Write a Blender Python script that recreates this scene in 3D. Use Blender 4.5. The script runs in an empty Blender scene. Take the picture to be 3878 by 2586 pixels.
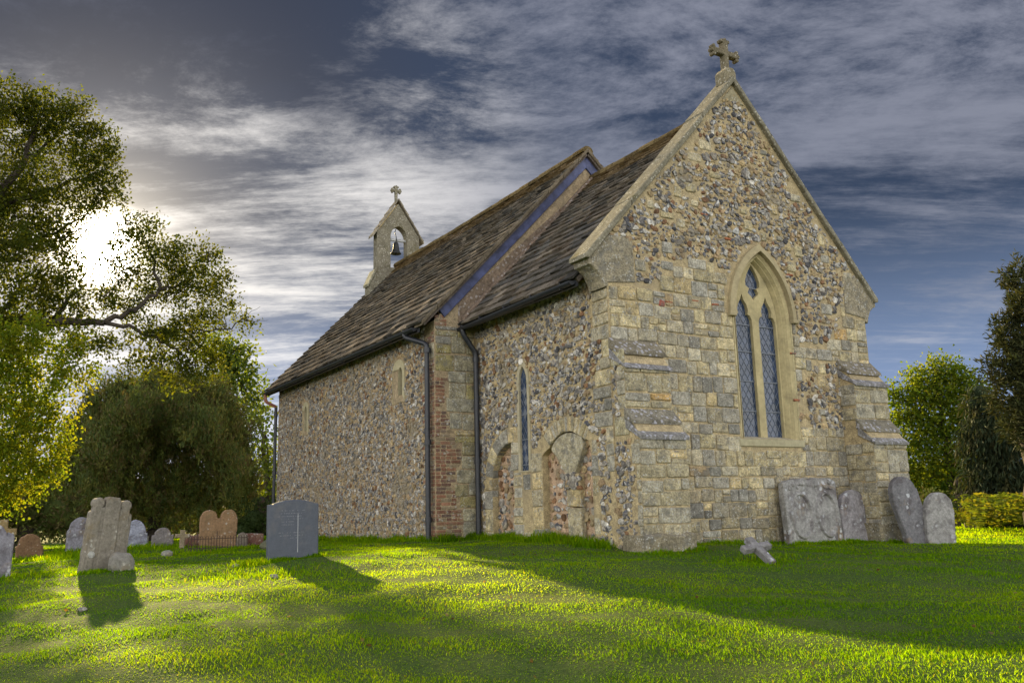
import bpy, bmesh, math, random
import numpy as np
from mathutils import Vector, Matrix

random.seed(11)
rng = np.random.default_rng(11)
C = bpy.context.scene.collection
SC = bpy.context.scene

# ------------------------------------------------------------------ camera numbers (x north, y west, z up)
CAM = np.array([-7.7484, -9.8495, 0.5637])
F_ = 3249.6
YAW, PITCH, ROLL = 0.5515, 0.1886, -0.0254
CF = np.array([math.sin(YAW) * math.cos(PITCH), math.cos(YAW) * math.cos(PITCH), math.sin(PITCH)])
_R = np.array([math.cos(YAW), -math.sin(YAW), 0.0]); _U = np.cross(_R, CF)
CR = _R * math.cos(ROLL) + _U * math.sin(ROLL); CU = -_R * math.sin(ROLL) + _U * math.cos(ROLL)

def at(u, v, D):
    """a point of the place seen at (u, v) of the 2351 px wide photograph, D metres off"""
    k = 1 / 0.6063
    q = CF + CR * (u * k - 1939) / F_ + CU * (1293 - v * k) / F_
    return CAM + q * D / math.hypot(q[0], q[1])

def smooth(a, b, x):
    t = np.clip((x - a) / (b - a), 0, 1)
    return t * t * (3 - 2 * t)

# ------------------------------------------------------------------ mesh collecting
class MB:
    def __init__(s):
        s.V = []; s.F = []; s.C = []; s.M = []; s.n = 0; s.mi = 0
    def add(s, V, F, col=(.5, .5, .5)):
        V = np.asarray(V, float).reshape(-1, 3)
        s.V.append(V); s.C.append(np.broadcast_to(np.asarray(col, float), V.shape))
        if isinstance(F, np.ndarray):
            s.F.append(F + s.n); s.M.append(np.full(len(F), s.mi))
        else:
            by = {}
            for f in F: by.setdefault(len(f), []).append(f)
            for k in by: s.F.append(np.array(by[k], int) + s.n); s.M.append(np.full(len(by[k]), s.mi))
        s.n += len(V)
    def box(s, c, h, col=(.5, .5, .5), rz=0.0, jit=0.0):
        c = np.asarray(c, float); h = np.asarray(h, float)
        sg = np.array([[-1,-1,-1],[1,-1,-1],[1,1,-1],[-1,1,-1],[-1,-1,1],[1,-1,1],[1,1,1],[-1,1,1]], float)
        v = sg * h
        if jit: v = v + rng.normal(0, jit, v.shape)
        if rz:
            a, b = math.cos(rz), math.sin(rz)
            v = np.stack([v[:,0]*a - v[:,1]*b, v[:,0]*b + v[:,1]*a, v[:,2]], 1)
        s.add(v + c, [(0,3,2,1),(4,5,6,7),(0,1,5,4),(1,2,6,5),(2,3,7,6),(3,0,4,7)], col)
    def tube(s, pts, rad, col=(.5, .5, .5), n=8, cap=True):
        P = np.asarray(pts, float); m = len(P)
        rad = np.broadcast_to(np.asarray(rad, float), (m,))
        T = np.gradient(P, axis=0); T /= np.linalg.norm(T, axis=1)[:, None] + 1e-9
        a = np.array([0, 0, 1.0]) if abs(T[0][2]) < .9 else np.array([1.0, 0, 0])
        N = np.cross(T[0], a); N /= np.linalg.norm(N)
        V = []
        th = np.arange(n) * 2 * math.pi / n
        for i in range(m):
            N = N - T[i] * (N @ T[i]); N /= np.linalg.norm(N) + 1e-9
            B = np.cross(T[i], N)
            V.append(P[i] + rad[i] * (np.cos(th)[:, None] * N + np.sin(th)[:, None] * B))
        F = []
        for i in range(m - 1):
            for j in range(n):
                F.append((i*n+j, i*n+(j+1) % n, (i+1)*n+(j+1) % n, (i+1)*n+j))
        if cap:
            F.append(tuple(range(n))[::-1]); F.append(tuple((m-1)*n + j for j in range(n)))
        s.add(np.concatenate(V), F, col)
    def build(s, name, mat, parent=None, base=(0, 0, 0), smooth_=False):
        V = np.concatenate(s.V); Cc = np.concatenate(s.C)
        o0 = np.array(base, float)
        root = parent
        if parent is not None:
            o0 = np.zeros(3); p = parent
            while p is not None:
                o0 = o0 + np.array(p.location); p = p.parent
        V = V - o0
        me = bpy.data.meshes.new(name)
        me.vertices.add(len(V)); me.vertices.foreach_set('co', V.astype(np.float32).ravel())
        loops = np.concatenate([f.ravel() for f in s.F])
        tot = np.concatenate([np.full(len(f), f.shape[1]) for f in s.F])
        st = np.concatenate([[0], np.cumsum(tot)[:-1]])
        me.loops.add(len(loops)); me.loops.foreach_set('vertex_index', loops.astype(np.int32))
        me.polygons.add(len(tot)); me.polygons.foreach_set('loop_start', st.astype(np.int32))
        me.polygons.foreach_set('use_smooth', np.full(len(tot), smooth_, bool))
        a = me.color_attributes.new('Col', 'FLOAT_COLOR', 'POINT')
        a.data.foreach_set('color', np.concatenate([Cc, np.ones((len(Cc), 1))], 1).astype(np.float32).ravel())
        for m_ in (mat if isinstance(mat, (list, tuple)) else [mat]): me.materials.append(m_)
        me.polygons.foreach_set('material_index', np.concatenate(s.M).astype(np.int32))
        me.update(calc_edges=True); me.validate()
        o = bpy.data.objects.new(name, me); C.objects.link(o)
        if parent is not None: o.parent = parent
        else: o.location = base
        return o

def tag(o, label=None, cat=None, group=None, kind=None):
    if label: o['label'] = label
    if cat: o['category'] = cat
    if group: o['group'] = group
    if kind: o['kind'] = kind
    return o

def empty(name, loc, label, cat, group=None):
    o = bpy.data.objects.new(name, None); C.objects.link(o); o.location = loc
    o.empty_display_size = .3
    return tag(o, label, cat, group)

class Fr:
    def __init__(s, O, u, v, n):
        s.O, s.u, s.v, s.n = [np.asarray(x, float) for x in (O, u, v, n)]
    def P(s, a, b, c=0.0):
        a, b, c = np.broadcast_arrays(np.asarray(a, float), np.asarray(b, float), np.asarray(c, float))
        return s.O + a[..., None]*s.u + b[..., None]*s.v + c[..., None]*s.n

# ------------------------------------------------------------------ materials
def nmat(name):
    m = bpy.data.materials.new(name); m.use_nodes = True
    nt = m.node_tree; nt.nodes.clear()
    out = nt.nodes.new('ShaderNodeOutputMaterial')
    return m, nt, out

def N(nt, t, ins=None, **kw):
    n = nt.nodes.new(t)
    for k, v in kw.items(): setattr(n, k, v)
    for k, v in (ins or {}).items():
        s = n.inputs[k]
        if hasattr(v, 'type') and hasattr(v, 'is_output'): nt.links.new(v, s)
        else: s.default_value = v
    return n

def mixc(nt, fac, a, b, mode='MIX'):
    n = nt.nodes.new('ShaderNodeMix'); n.data_type = 'RGBA'; n.blend_type = mode
    for idx, v in ((0, fac), (6, a), (7, b)):
        s = n.inputs[idx]
        if hasattr(v, 'is_output'): nt.links.new(v, s)
        else: s.default_value = v if idx == 0 or len(v) == 4 else (*v, 1)
    return n.outputs[2]

def ramp(nt, fac, stops):
    n = nt.nodes.new('ShaderNodeValToRGB'); nt.links.new(fac, n.inputs[0])
    e = n.color_ramp.elements
    while len(e) < len(stops): e.new(.5)
    for i, (p, c) in enumerate(stops):
        e[i].position = p; e[i].color = (*c, 1) if len(c) == 3 else c
    return n.outputs[0]

def mapr(nt, v, a, b, c=0.0, d=1.0):
    n = N(nt, 'ShaderNodeMapRange', {0: v, 1: a, 2: b, 3: c, 4: d})
    return n.outputs[0]

def stone(name, rough=.9, fine=26, grain=.45, lichen=None, lich_scale=9, lich_amt=.62, blot=None, blot_scale=2.2, blot_amt=.55, bump=.5, bdist=.012, moss=None, spec=.25):
    """vertex colour Col x stone grain, with optional lichen spots and blotches"""
    m, nt, out = nmat(name)
    at_ = N(nt, 'ShaderNodeAttribute', attribute_name='Col').outputs['Color']
    tc = N(nt, 'ShaderNodeTexCoord').outputs['Object']
    n1 = N(nt, 'ShaderNodeTexNoise', {'Vector': tc, 'Scale': fine, 'Detail': 8.0, 'Roughness': .7}).outputs[0]
    n2 = N(nt, 'ShaderNodeTexNoise', {'Vector': tc, 'Scale': fine*.2, 'Detail': 6.0, 'Roughness': .6}).outputs[0]
    g = mapr(nt, n1, .25, .75, 1-grain, 1+grain)
    g2 = mapr(nt, n2, .3, .7, 1-grain*.5, 1+grain*.5)
    gg = N(nt, 'ShaderNodeMath', {0: g, 1: g2}, operation='MULTIPLY').outputs[0]
    cc = N(nt, 'ShaderNodeVectorMath', {0: at_}, operation='SCALE'); nt.links.new(gg, cc.inputs['Scale'])
    col = cc.outputs[0]
    if blot:
        n3 = N(nt, 'ShaderNodeTexNoise', {'Vector': tc, 'Scale': blot_scale, 'Detail': 7.0, 'Roughness': .65}).outputs[0]
        col = mixc(nt, mapr(nt, n3, blot_amt, blot_amt+.14, 0, .75), col, blot)
    if moss:
        n5 = N(nt, 'ShaderNodeTexNoise', {'Vector': tc, 'Scale': 3.1, 'Detail': 9.0, 'Roughness': .7, 'Distortion': .6}).outputs[0]
        col = mixc(nt, mapr(nt, n5, .56, .66, 0, .8), col, moss)
    if lichen:
        wv = N(nt, 'ShaderNodeTexNoise', {'Vector': tc, 'Scale': 14.0, 'Detail': 3.0}).outputs[1]
        wp = mixc(nt, .06, tc, wv)
        vo = N(nt, 'ShaderNodeTexVoronoi', {'Vector': wp, 'Scale': lich_scale, 'Randomness': 1.0}).outputs[0]
        ms = N(nt, 'ShaderNodeTexNoise', {'Vector': tc, 'Scale': lich_scale*.28, 'Detail': 4.0}).outputs[0]
        spot = mapr(nt, vo, .36, .26, 0, 1)
        mk = mapr(nt, ms, lich_amt-.05, lich_amt+.05, 0, 1)
        f = N(nt, 'ShaderNodeMath', {0: spot, 1: mk}, operation='MULTIPLY').outputs[0]
        f2 = N(nt, 'ShaderNodeMath', {0: f, 1: mapr(nt, n1, .3, .6, .45, .95)}, operation='MULTIPLY').outputs[0]
        col = mixc(nt, f2, col, lichen)
    b = N(nt, 'ShaderNodeBump', {'Height': n1, 'Strength': bump, 'Distance': bdist}).outputs[0]
    b2 = N(nt, 'ShaderNodeBump', {'Height': n2, 'Strength': bump, 'Distance': bdist*2.5, 'Normal': b}).outputs[0]
    p = N(nt, 'ShaderNodeBsdfPrincipled', {'Base Color': col, 'Roughness': rough, 'Normal': b2, 'Specular IOR Level': spec})
    nt.links.new(p.outputs[0], out.inputs[0])
    return m

def leafmat(name, trans=.45, rough=.65, spec=.06, tint=(1.25, 1.2, .5)):
    m, nt, out = nmat(name)
    a = N(nt, 'ShaderNodeAttribute', attribute_name='Col').outputs['Color']
    d = N(nt, 'ShaderNodeBsdfPrincipled', {'Base Color': a, 'Roughness': rough, 'Specular IOR Level': spec})
    tcol = mixc(nt, 1.0, a, tint, 'MULTIPLY')
    t = N(nt, 'ShaderNodeBsdfTranslucent', {'Color': tcol})
    mx = N(nt, 'ShaderNodeMixShader', {0: trans, 1: d.outputs[0], 2: t.outputs[0]})
    nt.links.new(mx.outputs[0], out.inputs[0])
    return m

def plain(name, col, rough=.5, metal=0.0, spec=.5, noise=.25, scale=30, bump=.15):
    m, nt, out = nmat(name)
    tc = N(nt, 'ShaderNodeTexCoord').outputs['Object']
    n1 = N(nt, 'ShaderNodeTexNoise', {'Vector': tc, 'Scale': scale, 'Detail': 6.0, 'Roughness': .65}).outputs[0]
    c2 = tuple(min(1, x*(1+noise)) for x in col); c1 = tuple(x*(1-noise) for x in col)
    cc = ramp(nt, n1, [(.3, c1), (.7, c2)])
    b = N(nt, 'ShaderNodeBump', {'Height': n1, 'Strength': bump, 'Distance': .01}).outputs[0]
    p = N(nt, 'ShaderNodeBsdfPrincipled', {'Base Color': cc, 'Roughness': rough, 'Metallic': metal, 'Specular IOR Level': spec, 'Normal': b})
    nt.links.new(p.outputs[0], out.inputs[0])
    return m

M = {}
M['flint'] = stone('flint_and_mortar', rough=.75, fine=48, grain=.7, blot=(.25, .205, .135), blot_scale=1.5, blot_amt=.53, bump=.7, bdist=.012, spec=.35)
M['mortar'] = stone('lime_mortar', fine=20, grain=.4, blot=(.21, .165, .10), blot_amt=.55, bump=.9, bdist=.02)
M['ashlar'] = stone('dressed_stone', fine=38, grain=.75, lichen=(.48, .47, .44), lich_scale=26, lich_amt=.50, blot=(.165, .158, .14), blot_scale=5.5, blot_amt=.50, bump=1.0, bdist=.018)
M['dressed'] = stone('carved_limestone', fine=16, grain=.25, blot=(.26, .22, .13), blot_scale=3, blot_amt=.56, bump=.4, bdist=.008)
M['coping'] = stone('lichened_coping', fine=30, grain=.45, lichen=(.48, .45, .38), lich_scale=22, lich_amt=.5, moss=(.12, .105, .05), bump=.8, bdist=.014, spec=.05)
M['weather'] = stone('lichened_weathering', fine=34, grain=.75, lichen=(.42, .415, .47), lich_scale=13, lich_amt=.36, bump=.8, bdist=.014)
M['slab'] = stone('stone_roof_slab', fine=18, grain=.5, lichen=(.20, .175, .15), lich_scale=19, lich_amt=.60, moss=(.055, .033, .016), bump=.9, bdist=.014, spec=0.0)
M['moss'] = stone('mossy_ridge', fine=30, grain=.5, moss=(.14, .085, .02), bump=1, bdist=.03, spec=0.0)
M['fillet'] = stone('mortar_fillet', fine=18, grain=.6, lichen=(.42, .38, .36), lich_scale=13, lich_amt=.46, moss=(.11, .06, .035), bump=1, bdist=.03)
M['brick'] = stone('old_brick', fine=26, grain=.5, lichen=(.42, .40, .36), lich_scale=14, lich_amt=.50, blot=(.22, .18, .13), blot_scale=3, blot_amt=.5, bump=.7, bdist=.01)
M['grave'] = stone('lichened_gravestone', fine=24, grain=.5, lichen=(.50, .51, .54), lich_scale=10, lich_amt=.53, blot=(.085, .07, .075), blot_scale=3.2, blot_amt=.47, moss=(.24, .17, .10), bump=.7, bdist=.012)
M['gravebrown'] = stone('weathered_gravestone', fine=26, grain=.45, lichen=(.45, .43, .38), lich_scale=16, lich_amt=.55, blot=(.20, .15, .08), blot_scale=3.5, blot_amt=.53, bump=.8, bdist=.014)
M['slate'] = stone('dark_slate', rough=.6, fine=60, grain=.22, blot=(.115, .11, .115), blot_scale=3, blot_amt=.52, bump=.25, bdist=.005, spec=.4)
M['bark'] = stone('bark', fine=14, grain=.5, bump=1, bdist=.04)
M['lead'] = plain('lead_sheet', (.055, .066, .15), rough=.55, metal=.0, noise=.6, scale=5)
M['iron'] = plain('black_cast_iron', (.018, .02, .028), rough=.42, noise=.4, scale=16)
M['rust'] = plain('rusty_iron', (.05, .028, .02), rough=.8, noise=.4, scale=20)
M['redpipe'] = plain('primed_pipe', (.30, .12, .08), rough=.6)
M['bell'] = plain('bronze_bell', (.03, .03, .028), rough=.5, metal=.5)
M['came'] = plain('lead_came', (.13, .145, .18), rough=.5, noise=.2)
M['leaf'] = leafmat('tree_leaf', .58, tint=(1.7, 1.5, .4))
M['needle'] = leafmat('yew_needle', .18, rough=.7, spec=.15)
M['grass'] = leafmat('grass_blade', .74, rough=.85, spec=.02, tint=(9.6, 3.7, .35))

def glassmat():
    m, nt, out = nmat('old_leaded_glass')
    tc = N(nt, 'ShaderNodeTexCoord').outputs['Object']
    vo = N(nt, 'ShaderNodeTexVoronoi', {'Vector': tc, 'Scale': 5.5}).outputs[1]
    n1 = N(nt, 'ShaderNodeTexNoise', {'Vector': tc, 'Scale': 5.0, 'Detail': 2.0}).outputs[0]
    h = N(nt, 'ShaderNodeMath', {0: n1, 1: mapr(nt, vo, 0, 1, 0, .5)}, operation='ADD').outputs[0]
    b = N(nt, 'ShaderNodeBump', {'Height': h, 'Strength': .35, 'Distance': .02}).outputs[0]
    c = ramp(nt, n1, [(.3, (.010, .020, .042)), (.7, (.04, .065, .13))])  # blue of the reflected sky painted into the base colour
    p = N(nt, 'ShaderNodeBsdfPrincipled', {'Base Color': c, 'Roughness': .06, 'Specular IOR Level': .45, 'Normal': b})
    nt.links.new(p.outputs[0], out.inputs[0])
    return m
M['glass'] = glassmat()

def groundmat():
    m, nt, out = nmat('lawn_soil')
    tc = N(nt, 'ShaderNodeTexCoord').outputs['Object']
    n1 = N(nt, 'ShaderNodeTexNoise', {'Vector': tc, 'Scale': .9, 'Detail': 6.0}).outputs[0]
    n2 = N(nt, 'ShaderNodeTexNoise', {'Vector': tc, 'Scale': 30.0, 'Detail': 6.0}).outputs[0]
    a = ramp(nt, n2, [(.3, (.03, .055, .012)), (.7, (.075, .12, .022))])
    c = mixc(nt, mapr(nt, n1, .45, .7, 0, .6), a, (.10, .115, .03))
    b = N(nt, 'ShaderNodeBump', {'Height': n2, 'Strength': .8, 'Distance': .03}).outputs[0]
    p = N(nt, 'ShaderNodeBsdfPrincipled', {'Base Color': c, 'Roughness': .95, 'Normal': b, 'Specular IOR Level': .1})
    nt.links.new(p.outputs[0], out.inputs[0])
    return m
M['ground'] = groundmat()

# ------------------------------------------------------------------ ground
def gz(x, y):
    x = np.asarray(x, float); y = np.asarray(y, float)
    t = (x+7.75)*math.sin(YAW) + (y+9.85)*math.cos(YAW); s = (x+7.75)*math.cos(YAW) - (y+9.85)*math.sin(YAW)
    a = np.sqrt((12.5-t)**2+1.5)*.5 + (12.5-t)*.5
    z = -.95*np.minimum(a, 16)/12.5 - .03*np.clip(-s-1, 0, 14) - .04*np.clip(s-1, 0, 6)
    und = .55*(.022*np.sin(x*1.7+1.3*np.sin(y*.9)) + .028*np.sin(y*2.1+.8*x+np.sin(x*1.3)) + .014*np.sin(x*4.1-y*3.3+np.sin(y*1.9)) + .014*np.sin(5.3*y+2.1*x+1.5*np.sin(x*2.3)) + .008*np.sin(9.1*y-3.7*x+np.sin(3*x)))
    z = z + .10*np.clip(s-.3, 0, 6)*smooth(9.2, 4.8, t)*smooth(-30, -4, t)
    bank = .12*np.exp(-((x+5.3)/1.5)**2 - ((y-8.6)/1.6)**2)
    return z + und*smooth(55, 25, t) + bank

def axis_pts(a, b, dense0, dense1, n_d, n_o):
    return np.unique(np.concatenate([np.linspace(a, dense0, n_o), np.linspace(dense0, dense1, n_d), np.linspace(dense1, b, n_o)]))
gx = axis_pts(-400, 400, -16, 20, 260, 14); gy = axis_pts(-300, 500, -14, 34, 340, 14)
X, Y = np.meshgrid(gx, gy, indexing='ij')
g = MB()
nx, ny = X.shape
I = np.arange(nx*ny).reshape(nx, ny)
g.add(np.stack([X, Y, gz(X, Y)], -1).reshape(-1, 3), np.stack([I[:-1, :-1], I[1:, :-1], I[1:, 1:], I[:-1, 1:]], -1).reshape(-1, 4))
tag(g.build('ground', M['ground'], smooth_=True), kind='structure')

# ------------------------------------------------------------------ masonry helpers
def ico():
    bm = bmesh.new(); bmesh.ops.create_icosphere(bm, subdivisions=2, radius=1)
    v = np.array([x.co[:] for x in bm.verts]); f = np.array([[q.index for q in p.verts] for p in bm.faces]); bm.free()
    return v, f
ICO_V, ICO_F = ico()

FL = np.array([(.33,.32,.305),(.27,.25,.22),(.20,.188,.175),(.44,.43,.41),(.125,.12,.122),(.058,.058,.066),(.17,.095,.05),(.31,.24,.135),(.27,.20,.12)])
def flint_cols(n, pal=0):
    pr = [[.20,.17,.17,.13,.10,.07,.05,.06,.05],      # south walls
          [.10,.12,.13,.09,.13,.11,.06,.15,.11],      # east gable, more dark knapped ones
          [.10,.12,.06,.12,.05,.03,.17,.20,.15],      # rubble infill
          [.18,.20,.17,.07,.09,.04,.07,.10,.08]][pal] # nave, browner
    return rng.choice(len(FL), n, p=pr)

def flints(mb, fr, uv, size, pal=0, thick=.55, proud=.25):
    uv = np.asarray(uv, float).reshape(-1, 2); n = len(uv)
    if n == 0: return
    size = np.broadcast_to(np.asarray(size, float), (n,))
    T = ICO_V
    r = np.ones((n, len(T)))
    for k in range(4):
        K = rng.normal(0, 1.5 + k*.5, (n, 3)); ph = rng.uniform(0, 6.28, (n, 1))
        r += (.21/(1+k*.22))*np.sin(K @ T.T + ph)
    r = np.clip(r, .55, 1.5)
    a = size*rng.uniform(.75, 1.35, n); b = size*rng.uniform(.62, 1.0, n); c = size*thick*rng.uniform(.7, 1.3, n)
    L = T[None]*r[..., None]
    # knapped front: flatten what sticks out
    z = np.minimum(L[..., 2], .62 + .25*(L[..., 0]*rng.normal(0, .5, (n, 1)) + L[..., 1]*rng.normal(0, .5, (n, 1))))
    th = rng.normal(0, .5, (n, 1))
    lx = L[..., 0]*a[:, None]; ly = L[..., 1]*b[:, None]
    x = lx*np.cos(th) - ly*np.sin(th); y = lx*np.sin(th) + ly*np.cos(th); z = z*c[:, None] + (proud*c)[:, None]
    P = fr.P(uv[:, 0:1] + x, uv[:, 1:2] + y, z)
    ci = flint_cols(n, pal); base = FL[ci]*rng.uniform(.75, 1.35, (n, 1))*np.array((1.05, 1.0, .94))
    K = rng.normal(0, 2.2, (n, 3)); w = np.sin(K @ T.T + rng.uniform(0, 6.28, (n, 1))) > rng.uniform(.2, 1.2, (n, 1))
    w = w & (ci < 6)[:, None]
    alt = np.where(ci[:, None] < 4, FL[5][None]*1.6, FL[3][None])
    col = np.where(w[..., None], alt[:, None, :], base[:, None, :])*rng.uniform(.7, 1.3, (n, len(T), 1))
    m = len(T)
    F = (ICO_F[None] + (np.arange(n)*m)[:, None, None]).reshape(-1, 3)
    mb.add(P.reshape(-1, 3), F, col.reshape(-1, 3))

def flint_field(mb, fr, u0, u1, v0, v1, ok, row=.088, sp=.108, size=.048, pal=0, **kw):
    pts = []; sz = []
    v = v0 + row*.4
    while v < v1:
        u = u0 + random.random()*sp
        while u < u1:
            uu, vv = u + random.gauss(0, .012), v + random.gauss(0, .014)
            if ok(uu, vv): pts.append((uu, vv)); sz.append(size*random.choice((.55, .7, .85, 1, 1, 1.15, 1.35)))
            if random.random() < .35:      # galleting chips
                uu, vv = u + sp*.5, v + row*random.uniform(-.5, .5)
                if ok(uu, vv): pts.append((uu, vv)); sz.append(size*random.uniform(.3, .5))
            u += sp*random.uniform(.7, 1.25)
        v += row*random.uniform(.9, 1.1)
    flints(mb, fr, pts, sz, pal, **kw)
    return pts

ASH = [(.50,.415,.245),(.47,.395,.235),(.53,.45,.295),(.42,.37,.265),(.36,.33,.265),(.49,.385,.21),(.47,.31,.13),(.29,.27,.225)]
ASW = [5, 5, 4, 4, 4, 2.2, .9, 2.2]
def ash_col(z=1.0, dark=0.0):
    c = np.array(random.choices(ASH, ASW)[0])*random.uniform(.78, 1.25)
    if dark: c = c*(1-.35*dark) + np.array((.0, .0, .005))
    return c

def block(mb, fr, u0, u1, v0, v1, col, joint=.0055, proud=None, base=-.004, jit=.006):
    """one dressed stone with worn arrises"""
    proud = random.uniform(.012, .030) if proud is None else proud
    u0 += joint; u1 -= joint; v0 += joint; v1 -= joint
    if u1-u0 < .03 or v1-v0 < .03: return
    k = min(.018, (u1-u0)*.2, (v1-v0)*.2)
    o = np.array([(u0+k, v0), (u1-k, v0), (u1, v0+k), (u1, v1-k), (u1-k, v1), (u0+k, v1), (u0, v1-k), (u0, v0+k)])
    o = o + rng.normal(0, jit*.6, o.shape)
    c = o.mean(0)
    w, h = (u1-u0)/2, (v1-v0)/2
    def inset(d): return c + (o-c)*np.array([max(.2, 1-d/w), max(.2, 1-d/h)])
    tilt = rng.normal(0, .012, 2)
    rings = []
    for pts, dep in ((o, base), (inset(.004), proud*.65), (inset(.016), proud)):
        dd = dep + ((pts-c) @ tilt if dep > 0 else 0)
        rings.append(fr.P(pts[:, 0], pts[:, 1], dd))
    V = np.concatenate(rings)
    F = []
    for r in (0, 8):
        for j in range(8): F.append((r+j, r+(j+1) % 8, r+8+(j+1) % 8, r+8+j))
    F.append(tuple(range(16, 24)))
    cc = np.repeat(np.asarray(col, float)[None], 24, 0)
    mb.add(V, F, cc)

def ashlar(mb, fr, u0, u1, v0, v1, ok, rows=(.15, .25), bw=(.16, .42), dark=None, colf=None):
    v = v0
    while v < v1-.03:
        h = min(random.uniform(*rows), v1-v)
        us = np.arange(u0, u1+.001, .015)
        good = np.array([ok(u, v+h*.12) and ok(u, v+h*.5) and ok(u, v+h*.88) for u in us])
        i = 0
        while i < len(us):
            if not good[i]: i += 1; continue
            j = i
            while j+1 < len(us) and good[j+1]: j += 1
            a, b = us[i], us[j]; u = a
            while b-u > .04:
                w = random.uniform(*bw)
                if b-u-w < bw[0]*.6: w = b-u
                cm = colf(u+w/2, v+h/2) if colf else ash_col(dark=dark(v) if dark else 0)
                if random.random() < .12 and h > .18:   # split course
                    hh = h*random.uniform(.4, .6)
                    block(mb, fr, u, u+w, v, v+hh, cm); block(mb, fr, u, u+w, v+hh, v+h, ash_col())
                else:
                    dv = random.gauss(0, .010)
                    block(mb, fr, u, u+w, v+dv, v+h+dv, cm)
                u += w
            i = j+1
        v += h

def bricks(mb, fr, u0, u1, v0, v1, ok, bw=.2, bh=.068):
    v = v0; k = 0
    while v < v1:
        u = u0 - (bw/2 if k % 2 else 0)
        while u < u1:
            w = bw*(1 if random.random() < .6 else .55)
            a, b = max(u, u0), min(u+w, u1)
            if b-a > .04 and ok((a+b)/2, v+bh/2):
                c = np.array(random.choice([(.21,.105,.07),(.25,.125,.08),(.18,.10,.075),(.28,.15,.095),(.16,.11,.09),(.27,.21,.14)]))*random.uniform(.8, 1.1)
                block(mb, fr, a, b, v, v+bh, c, joint=.005, proud=random.uniform(.004, .014), jit=.003)
            u += w
        v += bh; k += 1

def inside(poly, x, y):
    r = False; n = len(poly); j = n-1
    for i in range(n):
        xi, yi = poly[i]; xj, yj = poly[j]
        if (yi > y) != (yj > y) and x < (xj-xi)*(y-yi)/(yj-yi)+xi: r = not r
        j = i
    return r

def fill2d(outer, holes):
    bm = bmesh.new(); ed = []
    for lp in [outer]+list(holes):
        vs = [bm.verts.new((p[0], p[1], 0)) for p in lp]
        for i in range(len(vs)): ed.append(bm.edges.new((vs[i], vs[(i+1) % len(vs)])))
    bmesh.ops.triangle_fill(bm, use_beauty=True, use_dissolve=False, edges=ed)
    bm.verts.index_update()
    v = np.array([x.co[:2] for x in bm.verts]); f = [[q.index for q in p.verts] for p in bm.faces]; bm.free()
    return v, f

def plate(mb, fr, outer, holes=(), c=0.0, depth=None, col=(.36, .29, .17), back=False, sides=False):
    """flat face with holes; holes get reveals going in by depth; sides closes the outer edge"""
    v, f = fill2d(outer, holes)
    mb.add(fr.P(v[:, 0], v[:, 1], c), f, col)
    if back: mb.add(fr.P(v[:, 0], v[:, 1], c-depth), f, col)
    if depth:
        for lp in list(holes)+([outer] if sides else []):
            lp = np.array(lp, float); n = len(lp)
            V = np.concatenate([fr.P(lp[:, 0], lp[:, 1], c), fr.P(lp[:, 0], lp[:, 1], c-depth)])
            mb.add(V, [(i, (i+1) % n, n+(i+1) % n, n+i) for i in range(n)], col)

def offset(poly, d):
    P = np.array(poly, float); n = len(P)
    area = .5*np.sum(P[:, 0]*np.roll(P[:, 1], -1)-np.roll(P[:, 0], -1)*P[:, 1])
    sg = 1 if area > 0 else -1
    o = []
    for i in range(n):
        a = P[i]-P[i-1]; b = P[(i+1) % n]-P[i]
        a /= np.linalg.norm(a)+1e-9; b /= np.linalg.norm(b)+1e-9
        na = np.array([-a[1], a[0]])*sg; nb = np.array([-b[1], b[0]])*sg
        m = na+nb; l = np.linalg.norm(m)
        m = m/l if l > 1e-6 else na
        o.append(P[i]+m*d/max(.5, m @ na))
    return np.array(o)

def resample(poly, step):
    P = [np.array(p, float) for p in poly]; o = []
    for i in range(len(P)):
        a, b = P[i], P[(i+1) % len(P)]
        k = max(1, int(np.linalg.norm(b-a)/step))
        for j in range(k): o.append(a+(b-a)*j/k)
    return np.array(o)

def prism(mb, fr, poly, c0, c1, bevel=.012, col=(.4, .35, .25), wear=0.0, step=None):
    """solid with the outline poly between depths c0 (back) and c1 (front), arrises eased"""
    P = resample(poly, step) if step else np.array(poly, float)
    if wear: P = P+rng.normal(0, wear, P.shape)
    n = len(P); Q = offset(P, bevel)
    rings = [(Q, c0), (P, c0+bevel), (P, c1-bevel), (Q, c1)]
    V = np.concatenate([fr.P(r[:, 0], r[:, 1], c) for r, c in rings]); Fc = []
    for r in range(3):
        for j in range(n): Fc.append((r*n+j, r*n+(j+1) % n, (r+1)*n+(j+1) % n, (r+1)*n+j))
    mb.add(V, Fc, col)
    try:
        v, f = fill2d(Q, [])
    except Exception:
        v, f = Q, [list(range(n))]
    for c in (c0, c1): mb.add(fr.P(v[:, 0], v[:, 1], c), f, col)

def arc(cx, cy, r, a0, a1, n, ry=None):
    t = np.radians(np.linspace(a0, a1, n)); return [(cx+r*math.cos(k), cy+(ry or r)*math.sin(k)) for k in t]

def pointed(cx, hw, zs, za, n=9, z0=None):
    """pointed arch outline, left foot first, going up and down"""
    h = za-zs; R = (hw*hw+h*h)/(2*hw)
    L = []
    a1 = math.asin(min(1, h/R))
    for k in np.linspace(0, a1, n): L.append((cx-hw+R-R*math.cos(k), zs+R*math.sin(k)))
    Rr = [(2*cx-x, z) for x, z in L[-2::-1]]
    o = L+Rr
    if z0 is not None: o = [(cx-hw, z0)]+o+[(cx+hw, z0)]
    return o

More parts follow.
